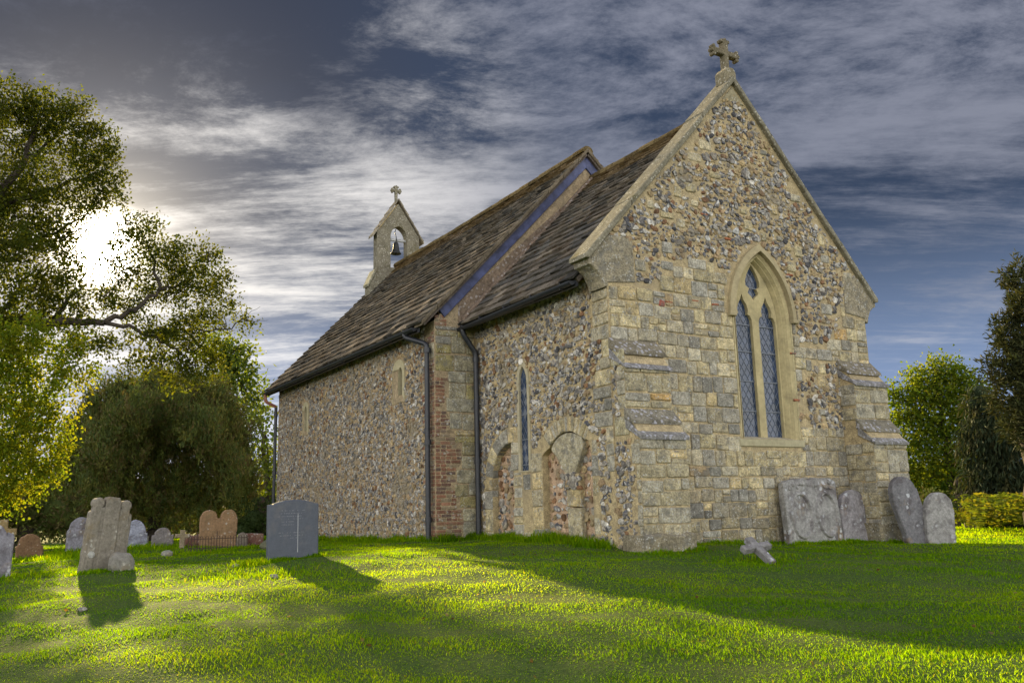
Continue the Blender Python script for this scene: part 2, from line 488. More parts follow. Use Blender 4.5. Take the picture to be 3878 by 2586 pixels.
def lattice(mb, fr, poly, du, dv, c, w=.007, col=(.5, .5, .5), t=.006):
    """diagonal lead cames clipped to the outline"""
    P = np.array(poly); x0, y0 = P.min(0); x1, y1 = P.max(0)
    for sgn in (1, -1):
        d = np.array([du, sgn*dv]); d /= np.linalg.norm(d); nn = np.array([-d[1], d[0]])
        cs = P @ nn; sp = du*dv/math.hypot(du, dv)
        k = cs.min()+sp*.5
        while k < cs.max():
            ts = []
            for i in range(len(P)):
                a, b = P[i], P[(i+1) % len(P)]
                fa, fb = a @ nn-k, b @ nn-k
                if (fa > 0) != (fb > 0):
                    q = a+(b-a)*fa/(fa-fb); ts.append(q @ d)
            ts.sort()
            for a, b in zip(ts[::2], ts[1::2]):
                p, q = d*a+nn*k, d*b+nn*k
                o = nn*w/2
                pts = np.array([p-o, q-o, q+o, p+o])
                V = np.concatenate([fr.P(pts[:, 0], pts[:, 1], c), fr.P(pts[:, 0], pts[:, 1], c+t+(.001 if sgn > 0 else 0))])
                mb.add(V, [(4,5,6,7),(0,1,5,4),(1,2,6,5),(2,3,7,6),(3,0,4,7)], col)
            k += sp

# ------------------------------------------------------------------ the church
W = 6.0; LC = 4.07; LN = 9.75; DX = .86; XA = 2.97; YW = LC+LN
church = empty('church', (0, 0, 0), 'small flint and stone church with stone slab roofs and a bellcote', 'church')
EAST = Fr((0, 0, 0), (1, 0, 0), (0, 0, 1), (0, -1, 0))
SOUTH = Fr((0, 0, 0), (0, 1, 0), (0, 0, 1), (-1, 0, 0))
NAVE = Fr((-DX, 0, 0), (0, 1, 0), (0, 0, 1), (-1, 0, 0))
RET = Fr((0, LC, 0), (1, 0, 0), (0, 0, 1), (0, -1, 0))
MORT = (.40, .315, .18); MORT2 = (.345, .265, .165)
CM = 1.076                                    # slope of the coping
def cop_z(x): return 4.2+(x+.42)*CM if x < XA else 4.2+(2*XA+.42-x)*CM

# ---- east wall of the chancel
HW = .655; WX = 3.275; WS = 1.53; WSP = 3.55; WAP = 4.68
win_out = pointed(WX, HW, WSP, WAP, 10, WS)
eo = [(0, -.6), (W, -.6), (W, 3.9), (W+.03, 4.50), (XA, cop_z(XA)-.10), (-.03, 4.50), (0, 3.9)]
mb = MB(); plate(mb, EAST, eo, [win_out], 0, .3, MORT)
wb1, wb2 = .88, .90
hood = pointed(WX, HW+.20, WSP+.03, WAP+.24, 10, WSP)
def in_hood(u, v): return inside(hood, u, v)
def in_win(u, v): return (abs(u-WX) < HW+.055 and WS-.12 < v < WSP+.05) or in_hood(u, v)
def gable_ok(u, v, m=.05): return 0 < u < W and v < cop_z(u)-.17-m
ph = [random.uniform(0, 6) for _ in range(6)]
def e_line(u):
    b = 4.02+.42*math.exp(-((u-2.4)/.9)**2)+.16*math.sin(u*3.1+ph[0])
    if u > 3.9: b = 3.85+.25*math.sin(u*2.3)+.3*smooth(4.6, 5.6, u)
    return b
def e_flint(u, v):
    if u < .55 and v < 4.45: return False
    if u > 5.45 and v < 4.3: return False
    if v > e_line(u): return True
    if 3.98 < u < 5.35 and 1.75 < v < 3.75:
        q = math.sin(u*5+ph[1])+math.sin(v*4.1+ph[2])+math.sin(u*3-v*6+ph[3])
        lim = -1.0 if v < 2.9 else (.1 if v < 3.3 else .4)
        return q > lim
    return False
def but_hide(u, v):
    return (u < wb1 and v < 2.85) or (u > W-wb2 and v < 2.8)
def kneel(u, v): return u < .55 and v > 3.9
patches = []
for _ in range(120):
    u, v = random.uniform(.2, 5.8), random.uniform(1.9, 7.0)
    w, h = random.uniform(.06, .15), random.uniform(.05, .11)
    if v < 4.0 and not (4.0 < u < 5.4): continue
    patches.append((u-w, u+w, v-h, v+h))
pk = []
for p in patches:
    if all(p[1] < q[0] or p[0] > q[1] or p[3] < q[2] or p[2] > q[3] for q in pk): pk.append(p)
def in_patch(u, v): return any(p[0]-.03 < u < p[1]+.03 and p[2]-.03 < v < p[3]+.03 for p in pk)
f_ok = lambda u, v: gable_ok(u, v) and e_flint(u, v) and not in_win(u, v) and not in_patch(u, v) and not (W-.5 < u and v < 4.4 and v > 3.9)
a_ok = lambda u, v: .01 < u < W-.01 and gable_ok(u, v, .02) and not e_flint(u, v) and not in_win(u, v) and not but_hide(u, v) and not kneel(u, v) and not kneel(W-u, v)
flint_field(mb, EAST, 0, W, 1.6, 7.7, f_ok, row=.074, sp=.088, size=.042, pal=1)
ab = mb; ab.mi = 1
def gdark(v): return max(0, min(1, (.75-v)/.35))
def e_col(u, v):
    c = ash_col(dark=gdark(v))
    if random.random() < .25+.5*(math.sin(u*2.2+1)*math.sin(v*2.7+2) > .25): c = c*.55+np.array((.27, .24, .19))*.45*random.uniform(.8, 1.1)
    return c
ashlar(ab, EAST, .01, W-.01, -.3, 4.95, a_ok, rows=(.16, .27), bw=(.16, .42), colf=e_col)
for p in pk:
    if gable_ok(p[0], p[3]) and gable_ok(p[1], p[3]) and e_flint((p[0]+p[1])/2, (p[2]+p[3])/2) and not in_win(p[0], p[2]) and not in_win(p[1], p[2]) and not in_win(p[0], p[3]) and not in_win(p[1], p[3]):
        block(ab, EAST, *p, ash_col())
# a few tile slips set in the joints
for u, v in ((1.2, 3.62), (1.75, 3.7), (2.2, 3.68), (2.35, 3.1), (3.95, 2.2), (3.97, 3.0), (4.05, 4.4), (2.1, 5.2), (3.4, 5.6), (2.6, 4.85)):
    block(ab, EAST, u-.08, u+.08, v-.022, v+.022, (.33, .12, .06), joint=.001, proud=.024)
block(ab, EAST, 1.0, 1.11, 3.53, 3.64, (.36, .10, .07), joint=.001, proud=.026)
mb.mi = 2
bricks(mb, Fr((0, -.02, 0), (1, 0, 0), (0, 0, 1), (0, -1, 0)), 4.72, 5.1, -.2, .26, lambda u, v: True, bw=.17, bh=.075)   # brick repair low by the far buttress
wall_e = mb.build('chancel_end_wall', [M['flint'], M['ashlar'], M['brick']], church)
tag(wall_e, 'end wall with a flint gable above squared stone')
# ---- south wall of the chancel
sz_top = 3.98
lan = pointed(2.42, .13, 2.62, 2.90, 6, 1.13)
A1 = [(3.53, -.5), (3.53, .95)]+arc(2.85, .95, .68, 6, 88, 9)+[(2.80, 1.62), (2.80, -.5)]
A2 = [(1.9, -.5), (1.9, 1.34), (1.82, 1.40)]+arc(1.18, .98, .70, 42, 124, 9)+[(.62, 1.5), (.56, 1.3), (.56, -.5)]
so = [(0, -.6), (LC, -.6), (LC, sz_top), (0, sz_top)]
mb = MB(); plate(mb, SOUTH, so, [lan, A1, A2], 0, .13, MORT)
mb.add(SOUTH.P(np.array([.4, 4.0, 4.0, .4]), np.array([-.5, -.5, 1.75, 1.75]), -.13), [(0, 1, 2, 3)], (.44, .30, .20))
R1o = [(3.80, -.5), (3.80, .98)]+arc(2.85, .98, .95, 3, 95, 9)+[(2.6, 1.8), (2.6, -.5)]
R2o = [(2.1, -.5), (2.14, 1.42)]+arc(1.2, .98, .94, 42, 140, 9)+[(.5, 1.6), (.36, 1.3), (.36, -.5)]
quo = []
z = 1.0
while z < 3.75:
    h = random.uniform(.16, .28); quo.append((random.choice((.18, .24, .38, .44)), z, z+h)); z += h
def quoin_w(v):
    for w, a, b in quo:
        if a <= v < b: return w
    return .12 if v < 1 else 0
lan_f = pointed(2.42, .21, 2.62, 3.0, 6, 1.1)
def s_ok(u, v):
    if not (.05 < u < LC-.06 and -.2 < v < sz_top-.05): return False
    if u < quoin_w(v)+.03: return False
    if inside(lan_f, u, v): return False
    if inside(R1o, u, v) or inside(R2o, u, v): return False
    if 2.10 < u < 2.85 and v < 1.5: return False
    return True
flint_field(mb, SOUTH, 0, LC, -.25, sz_top, s_ok, row=.072, sp=.090, size=.043, pal=0)
DEEP = Fr((.13, 0, 0), (0, 1, 0), (0, 0, 1), (-1, 0, 0))
def inf_ok(u, v): return (inside(A1, u-.03, v) or inside(A2, u, v)) and not inside(lan_f, u, v)
flint_field(mb, DEEP, .5, 3.6, -.2, 1.7, inf_ok, row=.125, sp=.135, size=.055, pal=2)
ab = mb; ab.mi = 1; arches = []
for w, a, b in quo: block(ab, SOUTH, .004, w, a, b, ash_col()*.95)
# arch one: voussoirs and jamb
def vous(mbx, cx, cz, r0, r1, a0, a1, n, depth0=-.128, proud=.014):
    for k in range(n):
        b0 = math.radians(a0+(a1-a0)*k/n); b1 = math.radians(a0+(a1-a0)*(k+1)/n)
        g_ = .008/r1
        b0 += g_; b1 -= g_
        q = [(cx+r*math.cos(t), cz+r*math.sin(t)) for r, t in ((r0, b0), (r0, (b0+b1)/2), (r0, b1), (r1, b1), (r1, (b0+b1)/2), (r1, b0))]
        rr = random.uniform(-.006, .01)
        prism(mbx, SOUTH, q, depth0, proud+rr, .012, ash_col()*.97, wear=.003)
av = MB()
vous(av, 2.85, .95, .68, .93, 8, 100, 5)
for a, b in ((-.3, .12), (.12, .5), (.5, .83), (.83, 1.04)):
    prism(av, SOUTH, [(3.53, a+.006), (3.53, b-.006), (3.79+random.uniform(-.05, .03), b-.006), (3.79, a+.006)], -.128, .016, .012, ash_col(), wear=.004)
arches.append(av)
av = MB()
for k in range(13):                              # thin slabs on edge over the second arch
    t0 = math.radians(132-86*k/13); t1 = math.radians(132-86*(k+1)/13)
    q = [(1.18+r*math.cos(t), .98+r*math.sin(t)) for r, t in ((.70, t0-.012), (.70, t1+.012), (.93, t1+.012), (.93, t0-.012))]
    prism(av, SOUTH, q[::-1], -.128, .012+random.uniform(-.01, .014), .01, ash_col()*random.uniform(.8, 1), wear=.004)
fan = [(1.66, 1.42)]+arc(1.18, .97, .69, 48, 122, 9)+[(.80, 1.42), (.95, 1.14), (1.05, 1.0), (1.27, 1.0), (1.36, 1.12), (1.52, 1.3)]
prism(av, SOUTH, fan, -.128, -.012, .012, (.40, .35, .24), wear=.004, step=.1)
arches.append(av)
def jambs(mbx, u0, u1, z0, z1, base=-.128, proud=.012, rows=(.18, .34)):
    v = z0
    while v < z1-.02:
        h = min(random.uniform(*rows), z1-v)
        prism(mbx, SOUTH, [(u0+random.uniform(-.02, .02), v+.006), (u1+random.uniform(-.02, .02), v+.006), (u1+random.uniform(-.02, .02), v+h-.006), (u0+random.uniform(-.02, .02), v+h-.006)], base, proud+random.uniform(-.012, .012), .014, ash_col()*random.uniform(.8, 1.05), wear=.006)
        v += h
jambs(ab, 1.92, 2.22, -.3, 1.40); jambs(ab, 2.24, 2.50, -.3, 1.08, proud=.0); jambs(ab, 2.52, 2.80, -.3, 1.12, proud=.01, rows=(.1, .2))
jambs(ab, 2.60, 2.86, 1.14, 1.62, proud=.02)
jambs(ab, .93, 1.26, -.3, .80, proud=-.012, rows=(.3, .5)); jambs(ab, .40, .56, -.2, 1.5, proud=.0)
rub = []
for _ in range(26): rub.append((random.uniform(.93, 1.27), random.uniform(.8, 1.0)))
ab.mi = 0; flints(ab, Fr((.0, 0, 0), (0, 1, 0), (0, 0, 1), (-1, 0, 0)), rub, .05, 0, thick=.9, proud=-.4)
ab.box((.075, 1.1, .9), (.05, .17, .12), MORT)
wall_s = mb.build('chancel_side_wall', [M['flint'], M['ashlar']], church)
for av in arches: av.build('blocked_arch', M['ashlar'], wall_s)

def lancet_window(frm, cx, hw, z0, zs, za, name, rec=.035, fw=.07, glazed=True, parent=church):
    fo = pointed(cx, hw+fw, zs, za+.12, 7, z0-.02); fi = pointed(cx, hw-.004, zs, za, 7, z0)
    fm = MB(); plate(fm, frm, fo, [fi], .014, rec+.02, (.40, .35, .24), sides=True)
    w_ = fm.build(name, M['dressed'], parent)
    gm = MB(); v, f = fill2d(fi, []); gm.add(frm.P(v[:, 0], v[:, 1], -rec+.006), f); gm.build('pane', M['glass'], w_)
    if glazed:
        lm = MB(); lattice(lm, frm, fi, .13, .19, -rec+.007)
        for zz in np.arange(z0+.1, zs+.1, .42): lm.box(frm.P(cx, zz, -rec+.014), (.004, hw, .008) if abs(frm.n[0]) > .5 else (hw, .004, .008), (.2, .2, .2))
        pm = lm
        for zz in np.arange(z0+.2, za-.25, .19):
            if random.random() < .6:
                q = np.array([(cx+random.choice((-.0, .03, -.03)), zz)])[0]
                pts = np.array([(q[0], q[1]-.085), (q[0]+.058, q[1]), (q[0], q[1]+.085), (q[0]-.058, q[1])])
                pm.add(frm.P(pts[:, 0], pts[:, 1], -rec+.0095), [(0, 1, 2, 3)], (.45, .47, .48))
        lm.build('lead_lattice', M['came'], w_)
    return w_
lancet_window(SOUTH, 2.42, .13, 1.13, 2.62, 2.90, 'lancet_window')

# ---- nave south wall, west wall and the return beside the chancel
mb = MB()
s1 = pointed(5.56, .10, 3.16, 3.30, 6, 2.75); s2 = pointed(11.40, .10, 3.02, 3.16, 6, 2.55)
plate(mb, NAVE, [(LC, -.6), (YW, -.6), (YW, 3.95), (LC, 3.95)], [s1, s2], 0, .25, MORT2)
bqw = {}
def bq(v):
    k = int((v+.5)/.07)
    if k not in bqw: bqw[k] = random.choice((.24, .34, .42, .5))
    return bqw[k] if v < 3.3 else .4
s1f = (5.36, 5.93, 2.60, 3.46); s2f = (11.18, 11.66, 2.44, 3.28)
def n_ok(u, v):
    if not (LC+.03 < u < YW-.04 and -.2 < v < 3.9): return False
    if u < LC+bq(v)+.03: return False
    for q in (s1f, s2f):
        if q[0]-.02 < u < q[1]+.02 and q[2]-.02 < v < q[3]+.02: return False
    return True
flint_field(mb, NAVE, LC, YW, -.2, 3.9, n_ok, row=.066, sp=.084, size=.037, pal=3)
mb.add([(-DX, YW, -.6), (W+DX, YW, -.6), (W+DX, YW, 3.95), (2.76, YW, 7.88), (-DX, YW, 3.95)], [(0, 1, 2, 3, 4)], MORT2)
mb.add([(W+DX, LC, -.6), (W+DX, YW, -.6), (W+DX, YW, 3.95), (W+DX, LC, 3.95)], [(0, 1, 2, 3)], MORT2)
mb.add([(W, 0, -.6), (W, LC, -.6), (W, LC, 4.2), (W, 0, 4.2)], [(0, 1, 2, 3)], MORT2)
mb.add([(-DX, LC, -.6), (W+DX, LC, -.6), (W+DX, LC, 3.95), (2.76, LC, 7.88), (-DX, LC, 3.95)], [(0, 1, 2, 3, 4)], MORT2)
wmb = mb
for q, cx, z0, zs, za in ((s1f, 5.56, 2.75, 3.16, 3.30), (s2f, 11.40, 2.55, 3.02, 3.16)):
    fm = MB(); fi = pointed(cx, .098, zs, za, 6, z0)
    fo = [(q[0], q[2]), (q[0], q[3]-.2)]+arc((q[0]+q[1])/2, q[3]-.2, (q[1]-q[0])/2, 180, 0, 9, .2)+[(q[1], q[3]-.2), (q[1], q[2])]
    plate(fm, NAVE, fo, [fi], .018, .27, (.42, .37, .24), sides=True)
    w_ = fm.build('slit_window', M['dressed'], church)
    gm = MB(); v, f = fill2d(fi, []); gm.add(NAVE.P(v[:, 0], v[:, 1], -.2), f); gm.build('pane', M['glass'], w_)
bm2 = wmb; bm2.mi = 2
bricks(bm2, NAVE, LC+.004, LC+.55, -.3, 3.25, lambda u, v: u < LC+bq(v))
bricks(bm2, NAVE, LC+.004, LC+.42, 3.55, 3.72, lambda u, v: True)
def rb_ok(u, v):
    w = -.42+.10*math.sin(v*5)-.12*(v > 1.6)-.15*(v > 2.3)
    return u < w and v < 2.9
bricks(bm2, RET, -DX+.004, -.2, -.3, 3.0, rb_ok)
bricks(bm2, RET, -DX+.004, -.6, 3.86, 4.0, lambda u, v: True)
ab = wmb; ab.mi = 1
v = 3.25
for h in (.3,): block(ab, NAVE, LC+.004, LC+.4, v, v+h, ash_col())
def r_ok(u, v): return -DX+.004 < u < -.02 and -.3 < v < 3.86 and not rb_ok(u, v)
ashlar(ab, RET, -DX+.004, -.01, -.3, 3.86, r_ok, rows=(.2, .34), bw=(.26, .5), colf=lambda u, v: np.array(random.choice([(.34,.31,.23),(.36,.32,.22),(.30,.26,.15),(.33,.28,.13)]))*random.uniform(.85, 1.1))
wall_n = wmb.build('nave_wall', [M['flint'], M['ashlar'], M['brick']], church)

# ---- buttresses
def buttress(x0, x1, name_side):
    # profile (distance out from the wall, height)
    lw = [(.0, -.4), (.57, -.4), (.57, 1.47), (.0, 1.47)]
    m1 = MB()
    core = [(-.02, -.5), (.56, -.5), (.56, 1.50), (.30, 1.86), (.30, 2.53), (.0, 2.93), (-.02, 2.93)]
    fx = Fr((x0+.012, 0, 0), (0, -1, 0), (0, 0, 1), (-1, 0, 0))
    n = len(core); core = np.array(core)
    for xx in (x0+.012, x1-.012):
        m1.add(np.stack([np.full(n, xx), -core[:, 0], core[:, 1]], 1), [tuple(range(n))], MORT)
    V = np.concatenate([np.stack([np.full(n, xx), -core[:, 0], core[:, 1]], 1) for xx in (x0+.012, x1-.012)])
    m1.add(V, [(i, (i+1) % n, n+(i+1) % n, n+i) for i in range(n)], MORT)
    near = x0 < 1
    if near:
        ok = lambda u, v: (.0 < u < .38+.06*math.sin(v*9) and -.2 < v < 1.45) or (.0 < u < .14 and 1.8 < v < 2.5)
        flint_field(m1, fx, -.02, .6, -.25, 2.6, ok, row=.075, sp=.09, size=.043, pal=0)
    a = m1; a.mi = 1
    full = lambda u, v: True
    lowc = lambda u, v: np.array(random.choice([(.42,.36,.23),(.40,.345,.225),(.36,.325,.245)]))*random.uniform(.88, 1.08)
    f1 = Fr((0, -.56, 0), (1, 0, 0), (0, 0, 1), (0, -1, 0)); f2 = Fr((0, -.30, 0), (1, 0, 0), (0, 0, 1), (0, -1, 0))
    ashlar(a, f1, x0, x1, .02, 1.47, full, rows=(.17, .26), bw=(.24, .5), colf=lowc)
    ashlar(a, f2, x0, x1, 1.90, 2.51, full, rows=(.2, .28), bw=(.28, .5), colf=lowc)
    if near:
        okl = lambda u, v: not (u < .40+.06*math.sin(v*9))
        ashlar(a, fx, .0, .565, .02, 1.46, okl, rows=(.2, .34), bw=(.15, .3), colf=lowc)
        ashlar(a, fx, .12, .305, 1.88, 2.5, full, rows=(.2, .3), bw=(.2, .3), colf=lowc)
        block(a, fx, 0.0, .31, 2.52, 2.76, (.40, .35, .22)); block(a, fx, 0.02, .36, 1.50, 1.78, (.40, .35, .22))
    else:
        ashlar(a, fx, .0, .565, -.2, 1.46, full, rows=(.17, .26), bw=(.2, .4), colf=lowc)
        ashlar(a, fx, .0, .305, 1.88, 2.5, full, rows=(.17, .26), bw=(.2, .4), colf=lowc)
    # plinth
    fp = Fr((0, -.60, 0), (1, 0, 0), (0, 0, 1), (0, -1, 0))
    xr_ = x1+(.03 if near else -.04)
    prism(a, fp, [(x0-.04, -.4), (xr_, -.4), (xr_, .13), (x0-.04, .13)], -.5, .04 if near else -.02, .03, (.24, .205, .14), wear=.012, step=.12)
    b = m1.build('buttress', [M['flint'], M['ashlar']], church)
    side = Fr((x0-.02, 0, 0), (0, -1, 0), (0, 0, 1), (-1, 0, 0))
    L = x1-x0+.04
    def slab(pr, col):
        w = MB(); prism(w, side, pr, -L, .0, .010, col, wear=.004, step=.12); w.build('weathering', M['weather'], b)
    slab([(.27, 1.72), (.47, 1.655), (.47, 1.70), (.27, 1.92)], (.20, .18, .14)); slab([(.29, 1.60), (.615, 1.425), (.615, 1.47), (.29, 1.76)], (.21, .20, .19))
    slab([(-.01, 2.80), (.22, 2.69), (.22, 2.74), (-.01, 2.98)], (.19, .165, .12)); slab([(-.01, 2.66), (.35, 2.465), (.35, 2.51), (-.01, 2.80)], (.21, .20, .20))
    return b
buttress(.0, wb1, 0); far_b = buttress(W-wb2, W, 1)
# ---- coping, kneelers, gable cross
cp = MB()
for side in (0, 1):
    x = -.42; k = 0
    cuts = [-.42, .5, 1.35, 2.15, XA]
    for a, b in zip(cuts[:-1], cuts[1:]):
        dz = random.uniform(-.008, .012)+(.03 if a > 1.9 else 0)
        A, B = a+(.004 if a > -.4 else 0), b-(.004 if b < XA else 0)
        q = [(A, cop_z(A)-.125+dz), (B, cop_z(B)-.125+dz), (B, cop_z(B)+dz), (A, cop_z(A)+dz)]
        if a == -.42: q[0] = (A+.07, cop_z(A+.07)-.15); q[3] = (A, cop_z(A)-.005); q.append((A-.0, cop_z(A)-.07))
        if side: q = [(2*XA-x_, z_) for x_, z_ in q][::-1]
        prism(cp, Fr((0, 0, 0), (1, 0, 0), (0, 0, 1), (0, -1, 0)), q, -.37, .085, .014, np.array((.21, .19, .14))*random.uniform(.85, 1.1), wear=.003, step=.3)
# fillet of grey moulding under the coping, and the apex stone
prism(cp, EAST, [(XA-.26, cop_z(XA)-.46), (XA+.26, cop_z(XA)-.46), (XA, cop_z(XA)-.16)], -.2, .02, .01, (.30, .26, .17))
cp.build('gable_coping', M['coping'], church)
kp = [(.54, 3.86), (.02, 3.80), (.0, 3.74), (-.07, 3.72), (-.10, 3.82), (-.17, 3.95), (-.27, 4.03), (-.335, 4.05), (-.345, 4.115), (.06, 4.56), (.52, 4.56)]
for side in (0, 1):
    q = kp if side == 0 else [(W-x_, z_) for x_, z_ in kp][::-1]
    kn = MB(); prism(kn, EAST, q, -.36, .02, .012, (.29, .25, .175), wear=.002); kn.build('kneeler', M['ashlar'], church)
def cross(mbx, fr, cx, cz, arm, up, down, w, d, col, ball=0.05):
    bx = [(cx-w*.42, cz-down), (cx+w*.42, cz-down), (cx+w/2, cz), (cx+w/2, cz+up), (cx-w/2, cz+up), (cx-w/2, cz)]
    prism(mbx, fr, bx, -d/2, d/2, .012, col, wear=.002)
    prism(mbx, fr, [(cx-arm, cz-w*.45), (cx+arm, cz-w*.45), (cx+arm, cz+w*.45), (cx-arm, cz+w*.45)], -d/2+.004, d/2-.004, .012, col, wear=.002)
    if ball:
        for ax, az in ((-1, 0), (1, 0), (0, 1)):
            ex, ez = cx+ax*arm, cz+az*(up if az else 0)
            for ox, oz in ((ax, az), (az*1.0+(0 if az else 0), 0), (0, 0)): pass
            px, pz = (-az, ax)
            for s in (-1, 1):
                prism(mbx, fr, arc(ex+px*s*w*.62-ax*.01, ez+pz*s*w*.62-az*.01, ball, 0, 330, 10), -d/2+.008, d/2-.008, .01, col)
            prism(mbx, fr, arc(ex+ax*.01, ez+az*.01, ball*1.1, 0, 330, 10), -d/2+.006, d/2-.006, .01, col)
gc = MB(); fg = Fr((0, .12, 0), (1, 0, 0), (0, 0, 1), (0, -1, 0))
cross(gc, fg, XA+.01, 8.38, .29, .235, .40, .115, .13, (.17, .145, .10), .037)
prism(gc, fg, [(XA-.13, 7.76), (XA+.14, 7.76), (XA+.14, 7.98), (XA+.08, 8.06), (XA-.07, 8.06), (XA-.13, 7.98)], -.13, .13, .015, (.22, .19, .13), wear=.004)
gc.build('gable_cross', M['coping'], church)

# ---- east window
tr = MB(); TD = -.155
def light(cx, s=1):
    h = .205
    L = [(-h, 1.56), (-h, 3.42), (-h*.98, 3.55), (-h*.80, 3.62), (-h*.55, 3.635), (-h*.62, 3.72), (-h*.5, 3.80), (-h*.22, 3.88), (0, 3.99)]
    return [(cx+x, z) for x, z in L]+[(cx-x, z) for x, z in L[-2::-1]]
lL, lR = light(WX-.285), light(WX+.285)
tp = [(0, 3.90), (-.06, 3.97), (-.13, 4.02), (-.10, 4.08), (-.085, 4.10), (-.17, 4.15), (-.17, 4.24), (-.12, 4.36), (0, 4.53)]
lT = [(WX+x, z) for x, z in tp]+[(WX-x, z) for x, z in tp[-2:0:-1]]
in_out = pointed(WX, .535, WSP-.02, WAP-.12, 9, WS)
plate(tr, EAST, in_out, [lL, lR, lT], TD, .10, (.43, .36, .20))
# splayed moulded reveal, three steps
steps = [(HW, WAP, 0.012), (HW-.03, WAP-.03, -.02), (HW-.045, WAP-.045, -.02), (HW-.075, WAP-.075, -.085), (HW-.09, WAP-.09, -.085), (HW-.118, WAP-.118, TD+.001)]
rings = [np.array(pointed(WX, a, WSP, b, 9, WS)) for a, b, c in steps]
for (a, b), (_, _, c0), (_, _, c1) in zip(zip(rings[:-1], rings[1:]), steps[:-1], steps[1:]):
    n = len(a); V = np.concatenate([EAST.P(a[:, 0], a[:, 1], c0), EAST.P(b[:, 0], b[:, 1], c1)])
    tr.add(V, [(i, i+1, n+i+1, n+i) for i in range(n-1)], (.44, .37, .21))
win = tr.build('traceried_window', M['dressed'], church)
gl = MB()
v, f = fill2d(offset(in_out, .01), []); gl.add(EAST.P(v[:, 0], v[:, 1], -.215), f); gl.build('pane', M['glass'], win)
lm = MB()
for lp in (lL, lR, lT): lattice(lm, EAST, lp, .125, .185, -.214, w=.008)
for cx in (WX-.285, WX+.285):
    for zz in (2.0, 2.5, 3.0, 3.46): lm.box((cx, .200, zz), (.2, .006, .009), (.3, .3, .3))
lm.box((WX, .2, 4.12), (.16, .006, .009))
lm.build('lead_lattice', M['came'], win)
jm = MB()                                         # jamb stones round the opening and the sill
v_ = WS
while v_ < WSP-.02:
    h = min(random.uniform(.26, .42), WSP-v_)
    if WSP-v_-h < .12: h = WSP-v_
    for s in (-1, 1):
        a, b = sorted((WX+s*(HW+.006), WX+s*(HW+random.choice((.05, .055, .06)))))
        block(jm, EAST, a, b, v_, v_+h, np.array((.42, .36, .21))*random.uniform(.92, 1.06), joint=.003, proud=.012)
    v_ += h
prism(jm, EAST, [(WX-HW-.11, WS-.13), (WX+HW+.11, WS-.13), (WX+HW+.11, WS-.012), (WX-HW-.11, WS-.012)], -.22, .03, .012, (.38, .34, .22), wear=.003)
jm.add([(WX-HW, -.028, WS-.014), (WX+HW, -.028, WS-.014), (WX+HW, .215, WS+.05), (WX-HW, .215, WS+.05)], [(0, 1, 2, 3)], (.38, .34, .25))
jm.build('window_jamb', M['dressed'], win)
hm = MB()
ho, hi = np.array(pointed(WX, HW+.135, WSP+.02, WAP+.16, 12)), np.array(pointed(WX, HW+.03, WSP+.02, WAP+.035, 12))
n = len(ho)
for ra, ca, rb, cb in ((ho, -.01, ho, .06), (ho, .06, hi, .085), (hi, .085, hi, .0)):
    V = np.concatenate([EAST.P(ra[:, 0], ra[:, 1], ca), EAST.P(rb[:, 0], rb[:, 1], cb)])
    hm.add(V, [(i, i+1, n+i+1, n+i) for i in range(n-1)], (.36, .30, .18))
for s in (-1, 1):
    a, b = sorted((WX+s*(HW+.02), WX+s*(HW+.17))); prism(hm, EAST, [(a, WSP-.03), (b, WSP-.03), (b, WSP+.03), (a, WSP+.03)], -.01, .092, .01, (.36, .30, .18))
hm.build('hood_mould', M['dressed'], win)

# ---- roofs
SLABC = [(.115,.102,.086),(.14,.12,.098),(.095,.088,.078),(.165,.138,.108),(.115,.098,.078),(.078,.074,.069)]
def roof(name, O, length, slope_len, dirv, nrm, sag=0.0, ex=(.275, .15), dark=1.0):
    fr = Fr(O, (0, 1, 0), dirv, nrm)
    mbx = MB()
    V = fr.P(np.array([0, length, length, 0]), np.array([0, 0, slope_len, slope_len]), 0.0)
    V2 = fr.P(np.array([0, length, length, 0]), np.array([0, 0, slope_len, slope_len]), -.07)
    if sag: V = V-np.array([0, 0, sag])*np.array([0, 0, 1, 1])[:, None]*0
    mbx.add(np.concatenate([V, V2]), [(0,1,2,3),(7,6,5,4),(0,4,5,1),(1,5,6,2),(2,6,7,3),(3,7,4,0)], (.12, .10, .085))
    v = -.05; k = 0
    while v < slope_len-.02:
        t = v/slope_len; e = ex[0]+(ex[1]-ex[0])*t
        u = -random.random()*.2
        rowc = random.uniform(.88, 1.1)
        while u < length:
            w = random.uniform(.19, .44)*(1.1-.35*t)
            a, b = max(u, -.02)+.004, min(u+w, length+.02)-.004
            if b-a > .05:
                th = random.uniform(.036, .056); l = min(e*1.45, slope_len-v)
                lo = .060+random.uniform(-.008, .016); hi_ = .016
                j = lambda s: random.gauss(0, s)
                P = [(a+j(.004), v+j(.006), lo), (b+j(.004), v+j(.006), lo+j(.004)), (b, v+l, hi_), (a, v+l, hi_),
                     (a+j(.004), v+j(.006), lo-th), (b+j(.004), v+j(.006), lo-th), (b, v+l, hi_-.01), (a, v+l, hi_-.01)]
                P = np.array(P)
                Q = fr.P(P[:, 0], P[:, 1], P[:, 2])
                Q[:, 2] -= sag*np.sin(np.pi*np.clip(P[:, 0]/length, 0, 1))*P[:, 1]/slope_len
                c = np.array(random.choice(SLABC))*rowc*random.uniform(.62, 1.38)*dark
                if t > .86: c = c*.5+np.array((.17, .105, .03))*.5
                mbx.add(Q, [(0,1,2,3),(4,5,1,0),(5,6,2,1),(7,4,0,3),(7,6,5,4)], c)
            u += w
        v += e; k += 1
    return mbx.build(name, M['slab'], church)
